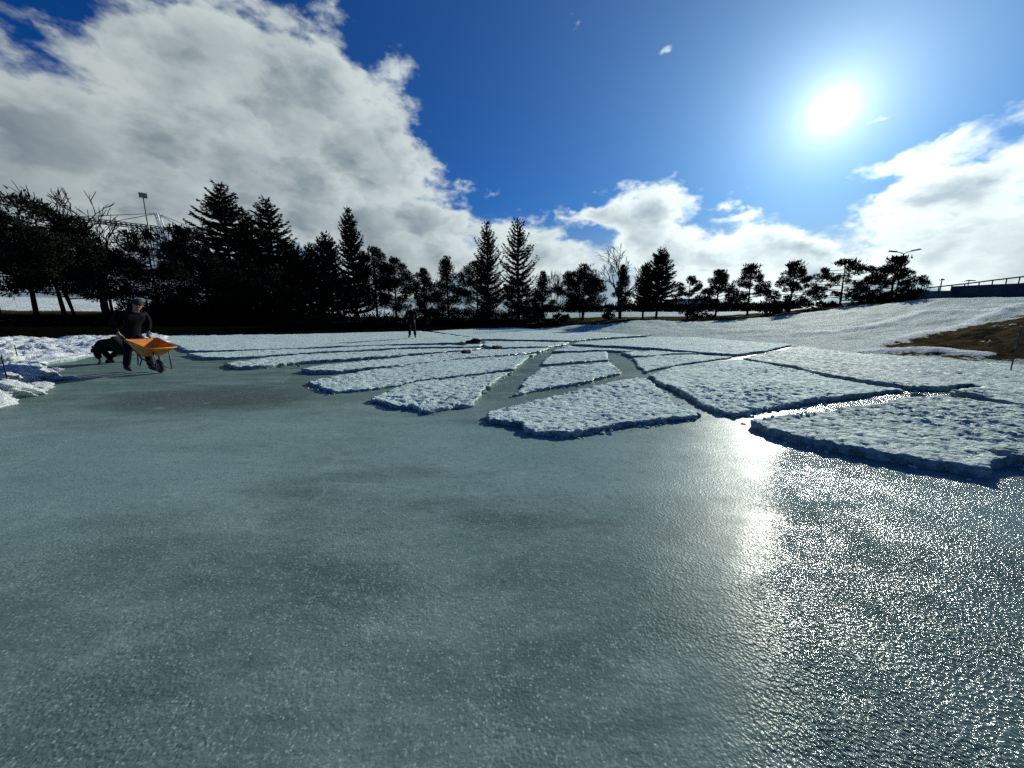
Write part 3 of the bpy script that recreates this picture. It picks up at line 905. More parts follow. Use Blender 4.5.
GL, GR = 'trees on the dark left bank', 'small trees along the far right shore'
T = place
T(-30, 200, 46, 'pine cut by the left edge of the view', 'pine', 44, 1, GL, clear=.3, dens=1.8, lean=-.02)
T(8, 194, 46, 'tall rounded pine at the far left with bare lower trunk', 'pine', 42, 2, GL, clear=.32, dens=1.9, lean=-.04)
T(42, 212, 47, 'pine with thin tilted trunk left of the leafless tree', 'pine', 34, 3, GL, clear=.32, dens=1.7, lean=.02)
T(84, 198, 47, 'tall leafless tree rising over the left pines', 'bare', 38, 5, GL, fork=.2)
T(68, 236, 44, 'pine with forked bare trunks in front of the leafless tree', 'pine', 32, 6, GL, clear=.34, dens=1.5, stems=2)
T(100, 250, 46, 'lower pine right of the leafless tree, below the crane arm', 'pine', 30, 7, GL, clear=.3, dens=1.5)
T(146, 230, 46, 'bushy pine under the crane, dense to the ground', 'pine', 32, 8, GL, clear=.06, dens=2.2, shape='full')
T(182, 227, 45, 'bushy pine between the crane and the tallest spruce', 'pine', 30, 9, GL, clear=.05, dens=2.2, shape='cone')
T(219, 183, 49, 'tallest spruce on the left bank, with ragged broad top', 'spruce', 42, 10, GL, dens=1.8, power=.7, upward=.02)
T(244, 212, 50, 'ragged spruce squeezed between the two tallest spruces', 'spruce', 26, 11, GL, dens=1.3, power=.7)
T(267, 197, 47, 'spruce with long stepped branches, second tallest on the left', 'spruce', 42, 12, GL, dens=1.2, power=.8, upward=.12)
T(200, 248, 42, 'wide low pine in front of the tallest spruce', 'pine', 34, 13, GL, clear=.04, dens=2.4, shape='full')
T(236, 262, 42, 'low dark pine in front of the stepped spruce, left side', 'pine', 30, 14, GL, clear=.05, dens=2.3, shape='full')
T(292, 246, 47, 'spruce filling the dip right of the stepped spruce', 'spruce', 26, 15, GL, dens=1.8, power=.6)
T(311, 243, 48, 'slim spruce tip left of the mid-sized spruce', 'spruce', 18, 16, GL, dens=1.5, power=.7)
T(326, 234, 46, 'mid-sized spruce left of the narrow pointed one', 'spruce', 20, 17, GL, dens=1.8, power=.6)
T(349, 207, 47, 'narrow pointed spruce standing above its neighbours', 'spruce', 21, 18, GL, dens=2.0, power=.75, upward=.35)
T(272, 268, 42, 'low bushy pine below the stepped spruce', 'pine', 28, 19, GL, clear=.08, dens=2.2, shape='full')
T(373, 248, 46, 'pine with flat uneven top right of the pointed spruce', 'pine', 20, 20, GL, clear=.2, dens=2.0, shape='full')
T(393, 258, 45, 'pine at the right end of the closed dark row', 'pine', 17, 21, GL, clear=.18, dens=1.9, shape='full')
T(335, 272, 43, 'low pine in front of the narrow pointed spruce', 'pine', 22, 22, GL, clear=.22, dens=1.7, shape='full')
T(423, 269, 46, 'small round pine behind the standing person', 'pine', 13, 23, GL, clear=.12, dens=1.7, shape='round')
T(447, 257, 46, 'small pine with a tall knobbly top, right of the standing person', 'pine', 16, 24, GL, clear=.12, dens=1.6, shape='cone')
T(487, 222, 49, 'left one of the twin open spruces near the middle', 'spruce', 24, 25, GL, dens=.95, power=.75, upward=.45, gap=.62)
T(477, 262, 46, 'dense bushy tree at the foot of the left twin spruce', 'pine', 24, 26, GL, clear=.03, dens=2.4, shape='full')
T(519, 217, 49, 'right one of the twin open spruces near the middle', 'spruce', 28, 27, GL, dens=1.0, power=.75, upward=.4, gap=.62)
T(517, 282, 47, 'low dense tree at the foot of the right twin spruce', 'pine', 25, 28, GL, clear=.03, dens=2.2, shape='full')
T(543, 272, 47, 'small pine at the right end of the left bank', 'pine', 11, 29, GL, clear=.22, dens=1.3, shape='cone')
T(554, 273, 49, 'small thin leafless tree between small pine and broad pine', 'bare', 11, 30, GR, stems=2, fork=.2)
T(584, 265, 46, 'broad rounded pine with several stems, left of the bare tree', 'pine', 23, 31, GR, clear=.24, dens=1.9, shape='round', stems=4, clump=.5)
T(624, 252, 46, 'leafless round-headed tree with forked trunk in the middle right', 'bare', 22, 32, GR, fork=.2)
T(623, 266, 47, 'narrow dark tree growing inside the leafless round one', 'pine', 11, 33, GR, clear=.25, dens=1.1, shape='cone', clump=.45)
T(661, 249, 46, 'pointed dark spruce standing right of the leafless round tree', 'spruce', 20, 34, GR, clear=.14, dens=1.9, power=.62, upward=.15, gap=.5)
T(646, 264, 46, 'shorter spruce touching the left side of the pointed one', 'spruce', 12, 35, GR, clear=.16, dens=1.5, power=.6)
T(691, 277, 46, 'smallest open pine of the right row, in front of the pale building', 'pine', 14, 36, GR, clear=.1, dens=1.3, shape='round', clump=.40)
T(720, 271, 46, 'dense pine third from the right shoulder of the pointed spruce', 'pine', 18, 37, GR, clear=.12, dens=2.2, shape='cone', clump=.44)
T(753, 265, 45, 'open pine on a single clean trunk in the gap of the right row', 'pine', 20, 38, GR, clear=.24, dens=1.5, shape='cone', clump=.44)
T(796, 262, 44, 'conical open pine left of the wide round pine', 'pine', 22, 39, GR, clear=.08, dens=1.7, shape='cone', clump=.40)
T(847, 261, 44, 'wide round-crowned pine on the snow hill crest', 'pine', 26, 40, GR, clear=.08, dens=2.2, shape='round', clump=.44)
T(898, 258, 43, 'rightmost pine, below the twin-armed street lamp', 'pine', 18, 41, GR, clear=.08, dens=2.2, shape='cone', clump=.44)

# ---- shrubs, hedge, undergrowth
def leaf_mass(name, pts, mat, rs, r=.5, per=60, leaf=.3, flat=.8, parent=None):
    C, D = [], []
    for p in pts:
        u = rs.normal(size=(per, 3)); u /= np.linalg.norm(u, axis=1, keepdims=True)
        C.append(u * r * rs.random((per, 1)) ** .5 * np.array([1, 1, flat]) + np.array(p)); D.append(u + np.array([0, 0, .6]))
    C = np.concatenate(C); D = np.concatenate(D)
    V = tri_cloud(C, D, rs.uniform(.7, 1.3, len(C)) * leaf, rs.uniform(.35, .6, len(C)) * leaf, rs)
    return spray_mesh(name, V, mat, parent)

rs = np.random.default_rng(5)
def bush(px, R, wpx, h, label, grp='low bushes along the shore', seed=0):
    az = math.atan((px - 512) / F * cp); x, y = R * math.sin(az), R * math.cos(az); z = terr1(x, y)
    W = wpx * R / F
    root = empty('bush', (x, y, z))
    st = MB()
    pts = []
    for k in range(max(5, int(W * 7))):
        a = rs.random() * 6.28; q = W * math.sqrt(rs.random())
        p = (q * math.cos(a), q * math.sin(a) * .7, h * rs.uniform(.25, .85) * (1 - .4 * (q / W) ** 2)); pts.append(p)
        st.tube([(p[0] * .02, p[1] * .02, -.1), p], [.035, .012], 4, False)
    st.build('stems', M['twig'], root)
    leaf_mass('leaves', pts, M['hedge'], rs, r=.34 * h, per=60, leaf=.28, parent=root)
    tag(root, label, 'bush', grp)
bush(868, 40, 13, .95, 'dark bush filling the gap right of the wide round pine')
bush(908, 40, 8, .9, 'dark bush between the rightmost pine and the low wall')
bush(888, 39, 10, .8, 'low bush at the foot of the rightmost pine')
bush(820, 42, 10, .7, 'bush between the conical pine and the wide round pine')
bush(700, 45, 10, 1.0, 'bush at the foot of the smallest open pine')
bush(771, 44, 10, .9, 'bush right of the clean-trunked open pine')
bush(608, 44, 5, .9, 'thin small bush left of the leafless round tree')
bush(532, 46, 10, 1.6, 'dark bush at the right foot of the twin spruces')
bush(560, 47, 8, .9, 'low bush under the thin leafless tree')
# undergrowth below the left trees: one uncountable mass
pts = []
for k in range(620):
    px = rs.uniform(-40, 545); R = rs.uniform(39, 51)
    if px < 118:
        continue
    az = math.atan((px - 512) / F * cp); x, y = R * math.sin(az), R * math.cos(az)
    hh = rs.uniform(.1, 1.1) if px > 125 else rs.uniform(0, .25)
    if 285 < px < 420:
        hh *= .4
        if rs.random() < .55: continue
    pts.append((x, y, terr1(x, y) + hh))
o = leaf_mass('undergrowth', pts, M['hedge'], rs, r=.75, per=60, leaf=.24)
tag(o, 'dark undergrowth covering the bank below the left trees', 'undergrowth', kind='stuff')
# clipped far hedge beyond the snow
def far_hedge(px0, px1, R, h, label):
    pts = []
    for k in range(int((px1 - px0) * 1.9)):
        px = px0 + (px1 - px0) * rs.random(); r2 = R + rs.uniform(-1, 1)
        az = math.atan((px - 512) / F * cp); x, y = r2 * math.sin(az), r2 * math.cos(az)
        pts.append((x, y, terr1(x, y) + h * rs.uniform(.1, .8)))
    o = leaf_mass('hedge', pts, M['hedge'], rs, r=.75, per=26, leaf=.55)
    tag(o, label, 'hedge')
far_hedge(520, 800, 92, 1.6, 'long low dark hedge across the far snow behind the small trees')

# ------------------------------------------------------------------ far structures
M['steel'] = simple('galvanised_steel', (.22, .23, .24), .5, .2, 3, metal=.6)
M['dark_steel'] = simple('dark_painted_steel', (.03, .034, .04), .5, .3, 4, metal=.2)
M['white_steel'] = simple('white_painted_steel', (.75, .76, .76), .5, .08, 3)
M['wallblue'] = simple('blue_grey_render', (.055, .068, .10), .75, .3, 1.2, bump=.01)
M['concrete'] = simple('concrete', (.16, .16, .16), .85, .25, 2, bump=.01)
M['plaster'] = simple('pale_plaster', (.62, .63, .62), .8, .08, 1)
M['glass'] = simple('dark_window_glass', (.03, .04, .05), .1, .2, 1)
M['lamp_head'] = simple('lamp_head_paint', (.05, .055, .06), .4, .2, 4)

# tower crane
def crane():
    R = 170
    c = at_range(163, 229, R); z = terr1(c.x, c.y)
    az = math.atan2(c.x, c.y)
    root = empty('tower_crane', (c.x, c.y, z), -az)
    hz = c.z - z
    k = R / F / math.cos(az) * math.cos(az) * 1.2
    def lattice(mb, a, b, w, n, r=.16):
        a, b = Vector(a), Vector(b); d = (b - a).normalized(); u = d.orthogonal().normalized(); v = d.cross(u)
        cs = [u * w + v * w, u * w - v * w, -u * w - v * w, -u * w + v * w]
        for q in cs: mb.tube([a + q, b + q], r, 4)
        for i in range(n):
            p0, p1 = a.lerp(b, i / n), a.lerp(b, (i + 1) / n)
            for j in range(4): mb.tube([p0 + cs[j], p1 + cs[(j + 1) % 4]], r * .6, 3, False)
    m = MB(); lattice(m, (0, 0, 0), (0, 0, hz), .8, 14); m.build('mast', M['steel'], root)
    jl = (163 - 100) * R / F / math.cos(az)*.62
    m = MB(); lattice(m, (0, 0, hz), (-jl, 0, hz + .2), .45, 22, .14); m.build('jib', M['dark_steel'], root)
    m = MB(); lattice(m, (0, 0, hz), (jl * .42, 0, hz + .1), .45, 8, .14); m.build('counter_jib', M['dark_steel'], root)
    top = hz + 4.6
    m = MB(); lattice(m, (-.3, 0, hz), (-.8, 0, top), .42, 5, .18); m.build('tower_peak', M['white_steel'], root)
    m = MB()
    for e in (-jl * .45, -jl * .8, jl * .22, jl * .4): m.tube([(-.8, 0, top), (e, 0, hz + .6)], .09, 4)
    m.build('tie_bars', M['dark_steel'], root)
    m = MB(); m.box((jl * .38, 0, hz - .9), (2.4, 1.4, 2.0)); m.build('counterweight', M['concrete'], root, smooth=False)
    m = MB(); m.box((-1.2, -1.2, hz - 1.4), (1.5, 1.6, 2.0)); m.build('cab', M['white_steel'], root, smooth=False)
    tag(root, 'tower crane with level arm and pale peak rising behind the left trees', 'crane')
crane()

# tall floodlight mast by the crane
c = at_range(143, 196, 120); z = terr1(c.x, c.y)
root = empty('floodlight_mast', (c.x, c.y, z), -math.atan2(c.x, c.y)); h = c.z - z
m = MB(); m.tube([(0, 0, -.2), (0, 0, h * .5), (0, 0, h)], [.26, .18, .11], 10); m.build('pole', M['steel'], root)
m = MB(); m.tube([(-.6, 0, h), (.6, 0, h)], .07, 6); m.build('crossbar', M['dark_steel'], root)
m = MB(); m.box((0, -.1, h + .1), (1.35, .6, 1.0), Matrix.Rotation(R_(20), 3, 'X')); m.build('floodlight', M['lamp_head'], root, smooth=False)
tag(root, 'tall pale mast with a dark floodlight head, left of the crane peak', 'floodlight mast')

# twin-armed street lamp
c = at_range(904, 252, 62); z = terr1(c.x, c.y)
root = empty('street_lamp', (c.x, c.y, z), -math.atan2(c.x, c.y) + .25); h = c.z - z
m = MB(); m.tube([(0, 0, -.2), (0, 0, h * .5), (0, 0, h - .15)], [.11, .08, .06], 10); m.build('pole', M['steel'], root)
for sx in (-1, 1):
    m = MB(); m.tube([(0, 0, h - .2), (sx * .25, 0, h - .05), (sx * .6, 0, h + .05)], .045, 6); a = m.build('arm', M['steel'], root)
    m = MB()
    m.add([(sx * .55, -.13, h), (sx * .55, .13, h), (sx * 1.35, .15, h + .14), (sx * 1.35, -.15, h + .14),
           (sx * .55, -.10, h + .14), (sx * .55, .10, h + .14), (sx * 1.25, .10, h + .27), (sx * 1.25, -.10, h + .27)],
          [(0, 1, 2, 3), (4, 7, 6, 5), (0, 4, 5, 1), (1, 5, 6, 2), (2, 6, 7, 3), (3, 7, 4, 0)])
    m.build('lamp_head', M['lamp_head'], a, smooth=False)
tag(root, 'street lamp with two outstretched heads above the rightmost pine', 'street lamp')

def small_lamp(px, top, R, label, wide):
    c = at_range(px, top, R); z = terr1(c.x, c.y); h = c.z - z
    root = empty('street_lamp', (c.x, c.y, z), -math.atan2(c.x, c.y))
    m = MB(); m.tube([(0, 0, -.2), (0, 0, h)], [.09, .05], 8); m.build('pole', M['steel'], root)
    m = MB(); m.tube([(-wide, 0, h + .02), (0, 0, h + .08), (wide, 0, h + .02)], [.06, .10, .06], 8); m.build('lamp_head', M['lamp_head'], root)
    tag(root, label, 'street lamp')
small_lamp(942, 280, 70, 'small slim lamp post behind the low end of the railing', .22)
small_lamp(969, 281, 95, 'distant lamp post with a wide T-shaped head behind the railing', .7)

# retaining wall and railing on the right
def wall_run(name, pix, R, mat, label, cat, thick=.35):
    """pix: list of (x, top row); the wall stands on the ground"""
    root = empty(name, (0, 0, 0))
    v = []; f = []
    for px, top in pix:
        p = at_range(px, top, R); zb = terr1(p.x, p.y) - .4
        d = Vector((p.x, p.y, 0)).normalized() * thick
        v += [(p.x, p.y, zb), (p.x, p.y, p.z), (p.x + d.x, p.y + d.y, p.z), (p.x + d.x, p.y + d.y, zb)]
    for i in range(len(pix) - 1):
        a = i * 4; b = a + 4
        f += [(a, b, b + 1, a + 1), (a + 1, b + 1, b + 2, a + 2), (a + 2, b + 2, b + 3, a + 3)]
    f += [(0, 1, 2, 3), tuple(len(v) - 4 + k for k in (3, 2, 1, 0))]
    mesh_obj('wall_face', v, f, mat, root)
    cb = MB()
    for i in range(len(pix) - 1):
        p, q = at_range(pix[i][0], pix[i][1], R + thick / 2), at_range(pix[i + 1][0], pix[i + 1][1], R + thick / 2)
        d = (q - p).normalized(); s = Vector((d.y, -d.x, 0)).normalized() * (thick / 2 + .04); u = Vector((0, 0, .07)); lift = Vector((0, 0, .004))
        p, q = p + lift, q + lift
        cb.add([p - s, p + s, p + s + u, p - s + u, q - s, q + s, q + s + u, q - s + u], [(0, 1, 2, 3), (4, 7, 6, 5), (0, 4, 5, 1), (1, 5, 6, 2), (2, 6, 7, 3), (3, 7, 4, 0)])
    cb.build('coping', M['concrete'], root, smooth=False)
    tag(root, label, cat, kind='thing')
wall_run('retaining_wall', [(952, 287.5), (985, 286), (1024, 284.5), (1080, 282), (1160, 278)], 40, M['wallblue'], 'tall dark blue-grey wall on the hill crest at the right edge', 'wall')
wall_run('retaining_wall', [(905, 293), (928, 292.3), (951.2, 291.8)], 39.6, M['concrete'], 'lower grey wall section left of the tall blue-grey wall', 'wall')

root = empty('railing', (0, 0, 0))
RP = [(926, 288), (939, 286.6), (952, 285.2), (965, 283.8), (979.5, 282), (993, 280.2), (1007, 278.6), (1020, 277), (1034, 275.3), (1048, 273.6), (1075, 270), (1100, 267)]
top = [at_range(x, y, 41.5) for x, y in RP]
m = MB(); m.tube(top, .045, 6); m.build('top_rail', M['dark_steel'], root)
m = MB(); m.tube([p - Vector((0, 0, .42)) for p in top], .022, 5); m.build('lower_rail', M['dark_steel'], root)
for p in top:
    m = MB(); zb = terr1(p.x, p.y); m.tube([(p.x, p.y, zb - .1), (p.x, p.y, p.z - .02)], .032, 6); m.build('post', M['dark_steel'], root)
tag(root, 'thin metal railing rising to the right above the blue-grey wall', 'railing')

# pale flat building beyond the hedge
c = at_range(690, 308, 125); zb = terr1(c.x, c.y)
az = math.atan2(c.x, c.y); root = empty('flat_building', (c.x, c.y, zb), -az)
w = 36 * 125 / F * 1.05; hh = at_range(690, 300, 125).z - zb
m = MB(); m.box((0, 3, hh / 2), (w, 7, hh)); m.build('wall', M['plaster'], root, smooth=False)
m = MB(); m.box((0, 3, hh + .17), (w + .6, 7.6, .3)); m.build('roof', M['steel'], root, smooth=False)
for i in range(5):
    xx = -w / 2 + (i + .5) * w / 5
    m = MB(); m.box((xx, -.54, hh * .55), (1.2, .1, .95)); f_ = m.build('window', M['glass'], root, smooth=False)
    m = MB(); m.box((xx, -.58, hh * .55 - .53), (1.4, .2, .08)); m.build('sill', M['plaster'], f_, smooth=False)
tag(root, 'low pale building with flat roof far behind the small pines', 'building')

# stakes in the snow
def stake(px, bot, top, label, z0, R=None, r=.011):
    if R is None:
        x, y = ground(px, bot, z0)
    else:
        p = at_range(px, bot, R); x, y, z0 = p.x, p.y, p.z
    Rr = math.hypot(x, y)
    d = ray(px, top); h = CAMH + d.z / math.hypot(d.x, d.y) * Rr - z0
    root = empty('marker_stake', (x, y, z0))
    m = MB(); m.tube([(0, 0, -.25), (0, 0, h - .02), (.004, 0, h)], [r, r * .9, r * .4], 8); m.build('rod', M['dark_steel'], root)
    m = MB(); m.ring((0, 0, h * .8), (0, 0, 1), r * 1.2, r * .5, 10, 6); m.build('collar', M['dark_steel'], root)
    tag(root, label, 'stake', 'thin stakes in the snow')
stake(1011, 369, 326, 'thin dark stake in front of the brown grass mound on the right', .10, r=.013)
stake(9, 386, 354, 'taller thin stake stuck in the snow heap by the left edge', .08)
stake(19, 363, 345, 'shorter thin stake in the churned snow behind the heap', .08)

# ------------------------------------------------------------------ wheelbarrow
M['orange'] = simple('orange_tray_paint', (.66, .22, .012), .42, .22, 5)
M['rubber'] = simple('rubber', (.02, .02, .021), .8, .3, 10)
M['tube'] = simple('black_tube_frame', (.03, .03, .033), .45, .2, 8, metal=.3)
HX, HY = .955, -.296       # heading
def barrow(ox, oy):
    rz = math.atan2(HY, HX)
    root = empty('wheelbarrow', (ox, oy, 0), rz); root.scale = (.66, .86, .93)
    # tray: double-walled open hopper, u forward, v left
    def ringp(u0, u1, hw, z0, z1, inset=0):
        c = .07
        return [(u0 + inset, -hw + inset + c, z0), (u0 + inset + c, -hw + inset, z0), (u1 - inset - c, -hw * .9 + inset, z1), (u1 - inset, -hw * .9 + inset + c, z1),
                (u1 - inset, hw * .9 - inset - c, z1), (u1 - inset - c, hw * .9 - inset, z1), (u0 + inset + c, hw - inset, z0), (u0 + inset, hw - inset - c, z0)]
    def lerp(A, B, t): return [tuple(a + (b - a) * t for a, b in zip(p, q)) for p, q in zip(A, B)]
    rim = ringp(.14, 1.27, .36, .84, .63); bot = ringp(.46, .88, .22, .41, .45)
    irim = ringp(.14, 1.27, .36, .838, .628, .02); ibot = ringp(.46, .88, .22, .435, .475, .015)
    rings = [bot, lerp(bot, rim, .5), rim, irim, lerp(ibot, irim, .5), ibot]
    v = [p for r in rings for p in r]; f = [tuple(range(8))[::-1]]
    for i in range(5):
        for k in range(8): f.append((i * 8 + k, i * 8 + (k + 1) % 8, (i + 1) * 8 + (k + 1) % 8, (i + 1) * 8 + k))
    f.append(tuple(40 + k for k in range(8)))
    tray = mesh_obj('tray', v, f, M['orange'], root)
    m = MB(); r = rim + rim[:1]; m.tube([Vector(p) for p in r], .017, 6); m.build('rim', M['orange'], tray)
    # handle bars run from the grips under the tray to the axle
    for s in (-1, 1):
        m = MB(); m.tube([(-.04, s * .29, .86), (.22, s * .28, .70), (.48, s * .2, .38), (.70, s * .11, .25), (.88, s * .07, .18)], .018, 8); m.build('handle', M['tube'], root)
        m = MB(); m.tube([(-.16, s * .29, .90), (-.03, s * .29, .855)], .024, 8); m.build('grip', M['rubber'], root)
        m = MB(); m.tube([(.38, s * .22, .50), (.36, s * .25, .22), (.45, s * .25, .20), (.50, s * .2, .36)], .015, 7); m.build('leg', M['tube'], root)
    m = MB(); m.tube([(1.10, -.17, .60), (1.10, -.17, .08), (.92, -.07, .16)], .014, 7); m.tube([(1.10, .17, .60), (1.10, .17, .08), (.92, .07, .16)], .014, 7); m.tube([(1.10, -.17, .08), (1.10, .17, .08)], .014, 7)
    m.build('nose_guard', M['tube'], root)
    m = MB(); m.ring((.88, 0, .175), (0, 1, 0), .128, .047, 28, 10); w = m.build('wheel', M['rubber'], root)
    m = MB(); m.tube([(.88, -.03, .175), (.88, .03, .175)], .085, 18); m.tube([(.88, -.10, .175), (.88, .10, .175)], .014, 8); m.build('rim', M['steel'], w, smooth=False)
    tag(root, 'orange wheelbarrow with black wheel, pushed across the ice by a person in dark clothes', 'wheelbarrow')
    return root

# ------------------------------------------------------------------ people
M['skin'] = simple('skin', (.30, .18, .135), .55, .1, 20)
M['jacket'] = simple('dark_navy_jacket', (.004, .005, .009), .85, .4, 9, bump=.006, spec=.12)
M['jacket2'] = simple('black_jacket', (.0035, .0035, .004), .85, .4, 9, bump=.006, spec=.12)
M['jacket3'] = simple('dark_olive_jacket', (.013, .013, .009), .85, .4, 9, bump=.006, spec=.12)
M['trouser'] = simple('dark_blue_trousers', (.007, .010, .019), .88, .35, 9, bump=.006, spec=.12)
M['trouser2'] = simple('black_trousers', (.006, .0065, .008), .9, .35, 9, bump=.006, spec=.12)
M['lip'] = simple('lips', (.30, .12, .10), .5, .1, 20)
M['boot'] = simple('boots', (.015, .014, .013), .6, .3, 12)
M['hat'] = simple('knitted_hat', (.02, .02, .024), .9, .4, 30, bump=.004)
M['hat_grey'] = simple('grey_knitted_hat', (.06, .06, .065), .9, .3, 30, bump=.004)
M['reflect'] = simple('reflective_trim', (.55, .57, .58), .4, .1, 20)

def skin_mesh(name, pts, edges, radii, mat, parent, sub=2, root=0):
    me = bpy.data.meshes.new(name); me.from_pydata([tuple(p) for p in pts], edges, []); me.update()
    o = bpy.data.objects.new(name + '_tmp', me); col.objects.link(o)
    md = o.modifiers.new('s', 'SKIN'); md.use_smooth_shade = True; md.branch_smoothing = .6
    sv = me.skin_vertices[0].data
    for i, r in enumerate(radii):
        r = r if hasattr(r, '__len__') else (r, r)
        sv[i].radius = r; sv[i].use_root = (i == root)
    ss = o.modifiers.new('d', 'SUBSURF'); ss.levels = sub; ss.render_levels = sub
    dg = bpy.context.evaluated_depsgraph_get(); dg.update()
    ev = o.evaluated_get(dg)
    m2 = bpy.data.meshes.new_from_object(ev)
    bpy.data.objects.remove(o); bpy.data.meshes.remove(me)
    m2.name = name; m2.materials.clear(); m2.materials.append(mat)
    m2.polygons.foreach_set('use_smooth', [True] * len(m2.polygons))
    return link(bpy.data.objects.new(name, m2), parent)

def ellipsoid(mb, c, r, M3=None, nu=16, nv=10):
    v = []; f = []
    for j in range(nv + 1):
        th = math.pi * j / nv
        for i in range(nu):
            ph = 2 * math.pi * i / nu
            p = Vector((r[0] * math.sin(th) * math.cos(ph), r[1] * math.sin(th) * math.sin(ph), r[2] * math.cos(th)))
            if M3 is not None: p = M3 @ p
            v.append(p + Vector(c))
    for j in range(nv):
        for i in range(nu):
            f.append((j * nu + i, (j + 1) * nu + i, (j + 1) * nu + (i + 1) % nu, j * nu + (i + 1) % nu))
    mb.add(v, f)

def person(label, loc, J, face, mats, hatted=True, group=None, bulk=1.0):
    """J: joints in metres; face: unit vector the head looks along"""
    jac, tro, hat = mats
    root_o = None
    V = {k: Vector(v) for k, v in J.items()}
    # --- body, one continuous surface
    names = ['pelvis', 'waist', 'chest', 'neck', 'head0', 'head1']
    for s in 'LR': names += ['hip' + s, 'knee' + s, 'ankle' + s, 'toe' + s, 'sh' + s, 'elb' + s, 'wr' + s, 'palm' + s]
    rad = dict(pelvis=(.12, .10), waist=(.12, .09), chest=(.14, .10), neck=.055, head0=.085, head1=.085)
    for s in 'LR':
        rad.update({'hip' + s: .085, 'knee' + s: .055, 'ankle' + s: .04, 'toe' + s: .035, 'sh' + s: .06, 'elb' + s: .04, 'wr' + s: .03, 'palm' + s: (.04, .022)})
        w = V['wr' + s]; e = V['elb' + s]; d = (w - e).normalized(); V['palm' + s] = w + d * .08
    E = [('pelvis', 'waist'), ('waist', 'chest'), ('chest', 'neck'), ('neck', 'head0'), ('head0', 'head1')]
    for s in 'LR': E += [('pelvis', 'hip' + s), ('hip' + s, 'knee' + s), ('knee' + s, 'ankle' + s), ('ankle' + s, 'toe' + s), ('chest', 'sh' + s), ('sh' + s, 'elb' + s), ('elb' + s, 'wr' + s), ('wr' + s, 'palm' + s)]
    pts = [V[k] for k in names]; radii = [rad[k] for k in names]; idx = {k: i for i, k in enumerate(names)}
    edges = [(idx[a], idx[b]) for a, b in E]
    fdir = Vector(face).normalized()
    # fingers and thumb as short bent chains rooted in the palm
    for s in 'LR':
        pal = V['palm' + s]; d = (pal - V['wr' + s]).normalized()
        cdir = Vector((0, 0, -1)) if abs(d.z) < .75 else fdir.copy()
        curl = (cdir - d * cdir.dot(d)).normalized(); side = d.cross(curl).normalized()
        for k, (off, L) in enumerate([(-.030, .075), (-.010, .085), (.010, .080), (.030, .062)]):
            a = pal + side * off + d * .025; b = a + d * L * .45 + curl * .012; c = b + (d * .35 + curl * .8).normalized() * L * .4; e = c + (curl - d * .35).normalized() * L * .25
            i0 = len(pts); pts += [a, b, c, e]; radii += [.010, .0095, .009, .0075]
            edges += [(idx['palm' + s], i0), (i0, i0 + 1), (i0 + 1, i0 + 2), (i0 + 2, i0 + 3)]
        sg = 1 if s == 'L' else -1
        a = V['wr' + s] + d * .04 - side * sg * .04 + curl * .01; b = a + (d * .7 - side * sg * .5 + curl * .5).normalized() * .035; c = b + (d * .6 + curl * .7).normalized() * .03
        i0 = len(pts); pts += [a, b, c]; radii += [.012, .011, .009]; edges += [(idx['wr' + s], i0), (i0, i0 + 1), (i0 + 1, i0 + 2)]
    body = skin_mesh('person', pts, edges, radii, M['skin'], None, 2, 0)
    body.location = loc
    # face: jaw, nose, ears, eyes sculpted into the head of the same mesh
    hc = (V['head0'] + V['head1']) / 2 + fdir * .012
    up = (V['head1'] - V['head0']).normalized(); sd = fdir.cross(up).normalized()
    R3 = Matrix((sd, fdir, up)).transposed()
    mb = MB()
    ellipsoid(mb, hc, (.078, .098, .118), R3)
    ellipsoid(mb, hc + fdir * .098 - up * .015, (.013, .02, .024), R3, 8, 6)
    for s in (-1, 1): ellipsoid(mb, hc + sd * s * .08 - up * .01, (.012, .024, .034), R3, 8, 6)
    ellipsoid(mb, hc + fdir * .045 - up * .082, (.045, .05, .032), R3, 10, 6)
    me = body.data; bm = bmesh.new(); bm.from_mesh(me)
    vv = [bm.verts.new(p) for p in mb.v]
    for q in mb.f:
        try: bm.faces.new([vv[i] for i in q]).smooth = True
        except ValueError: pass
    bm.to_mesh(me); bm.free()
    me.materials.append(jac); me.materials.append(tro)
    for pl in me.polygons:
        c_ = pl.center
        dh = min((c_ - V['head0']).length, (c_ - V['head1']).length)
        dw = min(min((c_ - V['palm' + s]).length for s in 'LR') - .09, min((c_ - V['wr' + s]).length for s in 'LR') - .02)
        if dh > .15 and dw > 0: pl.material_index = 1 if (c_ - V['chest']).length < (c_ - V['pelvis']).length else 2
    fe = MB()
    for s in (-1, 1):
        fe = MB(); ellipsoid(fe, hc + fdir * .092 + sd * s * .032 + up * .012, (.013, .008, .009), R3, 8, 6); fe.build('eye', M['boot'], body)
    fe = MB(); ellipsoid(fe, hc + fdir * .094 - up * .055, (.024, .008, .006), R3, 8, 6); fe.build('mouth', M['lip'], body)
    # --- clothing
    k = ['pelvis', 'waist', 'chest', 'neck', 'shL', 'elbL', 'wrL', 'shR', 'elbR', 'wrR']
    low = V['pelvis'] + (V['pelvis'] - V['waist']).normalized() * .10
    cuff = {s: V['wr' + s] + (V['elb' + s] - V['wr' + s]).normalized() * .02 for s in 'LR'}
    P = [low, V['pelvis'], V['waist'], V['chest'], V['neck'] - (V['neck'] - V['chest']).normalized() * .03]
    Rr = [(.185, .145), (.175, .14), (.175, .14), (.19, .145), .08]
    e2 = [(0, 1), (1, 2), (2, 3), (3, 4)]
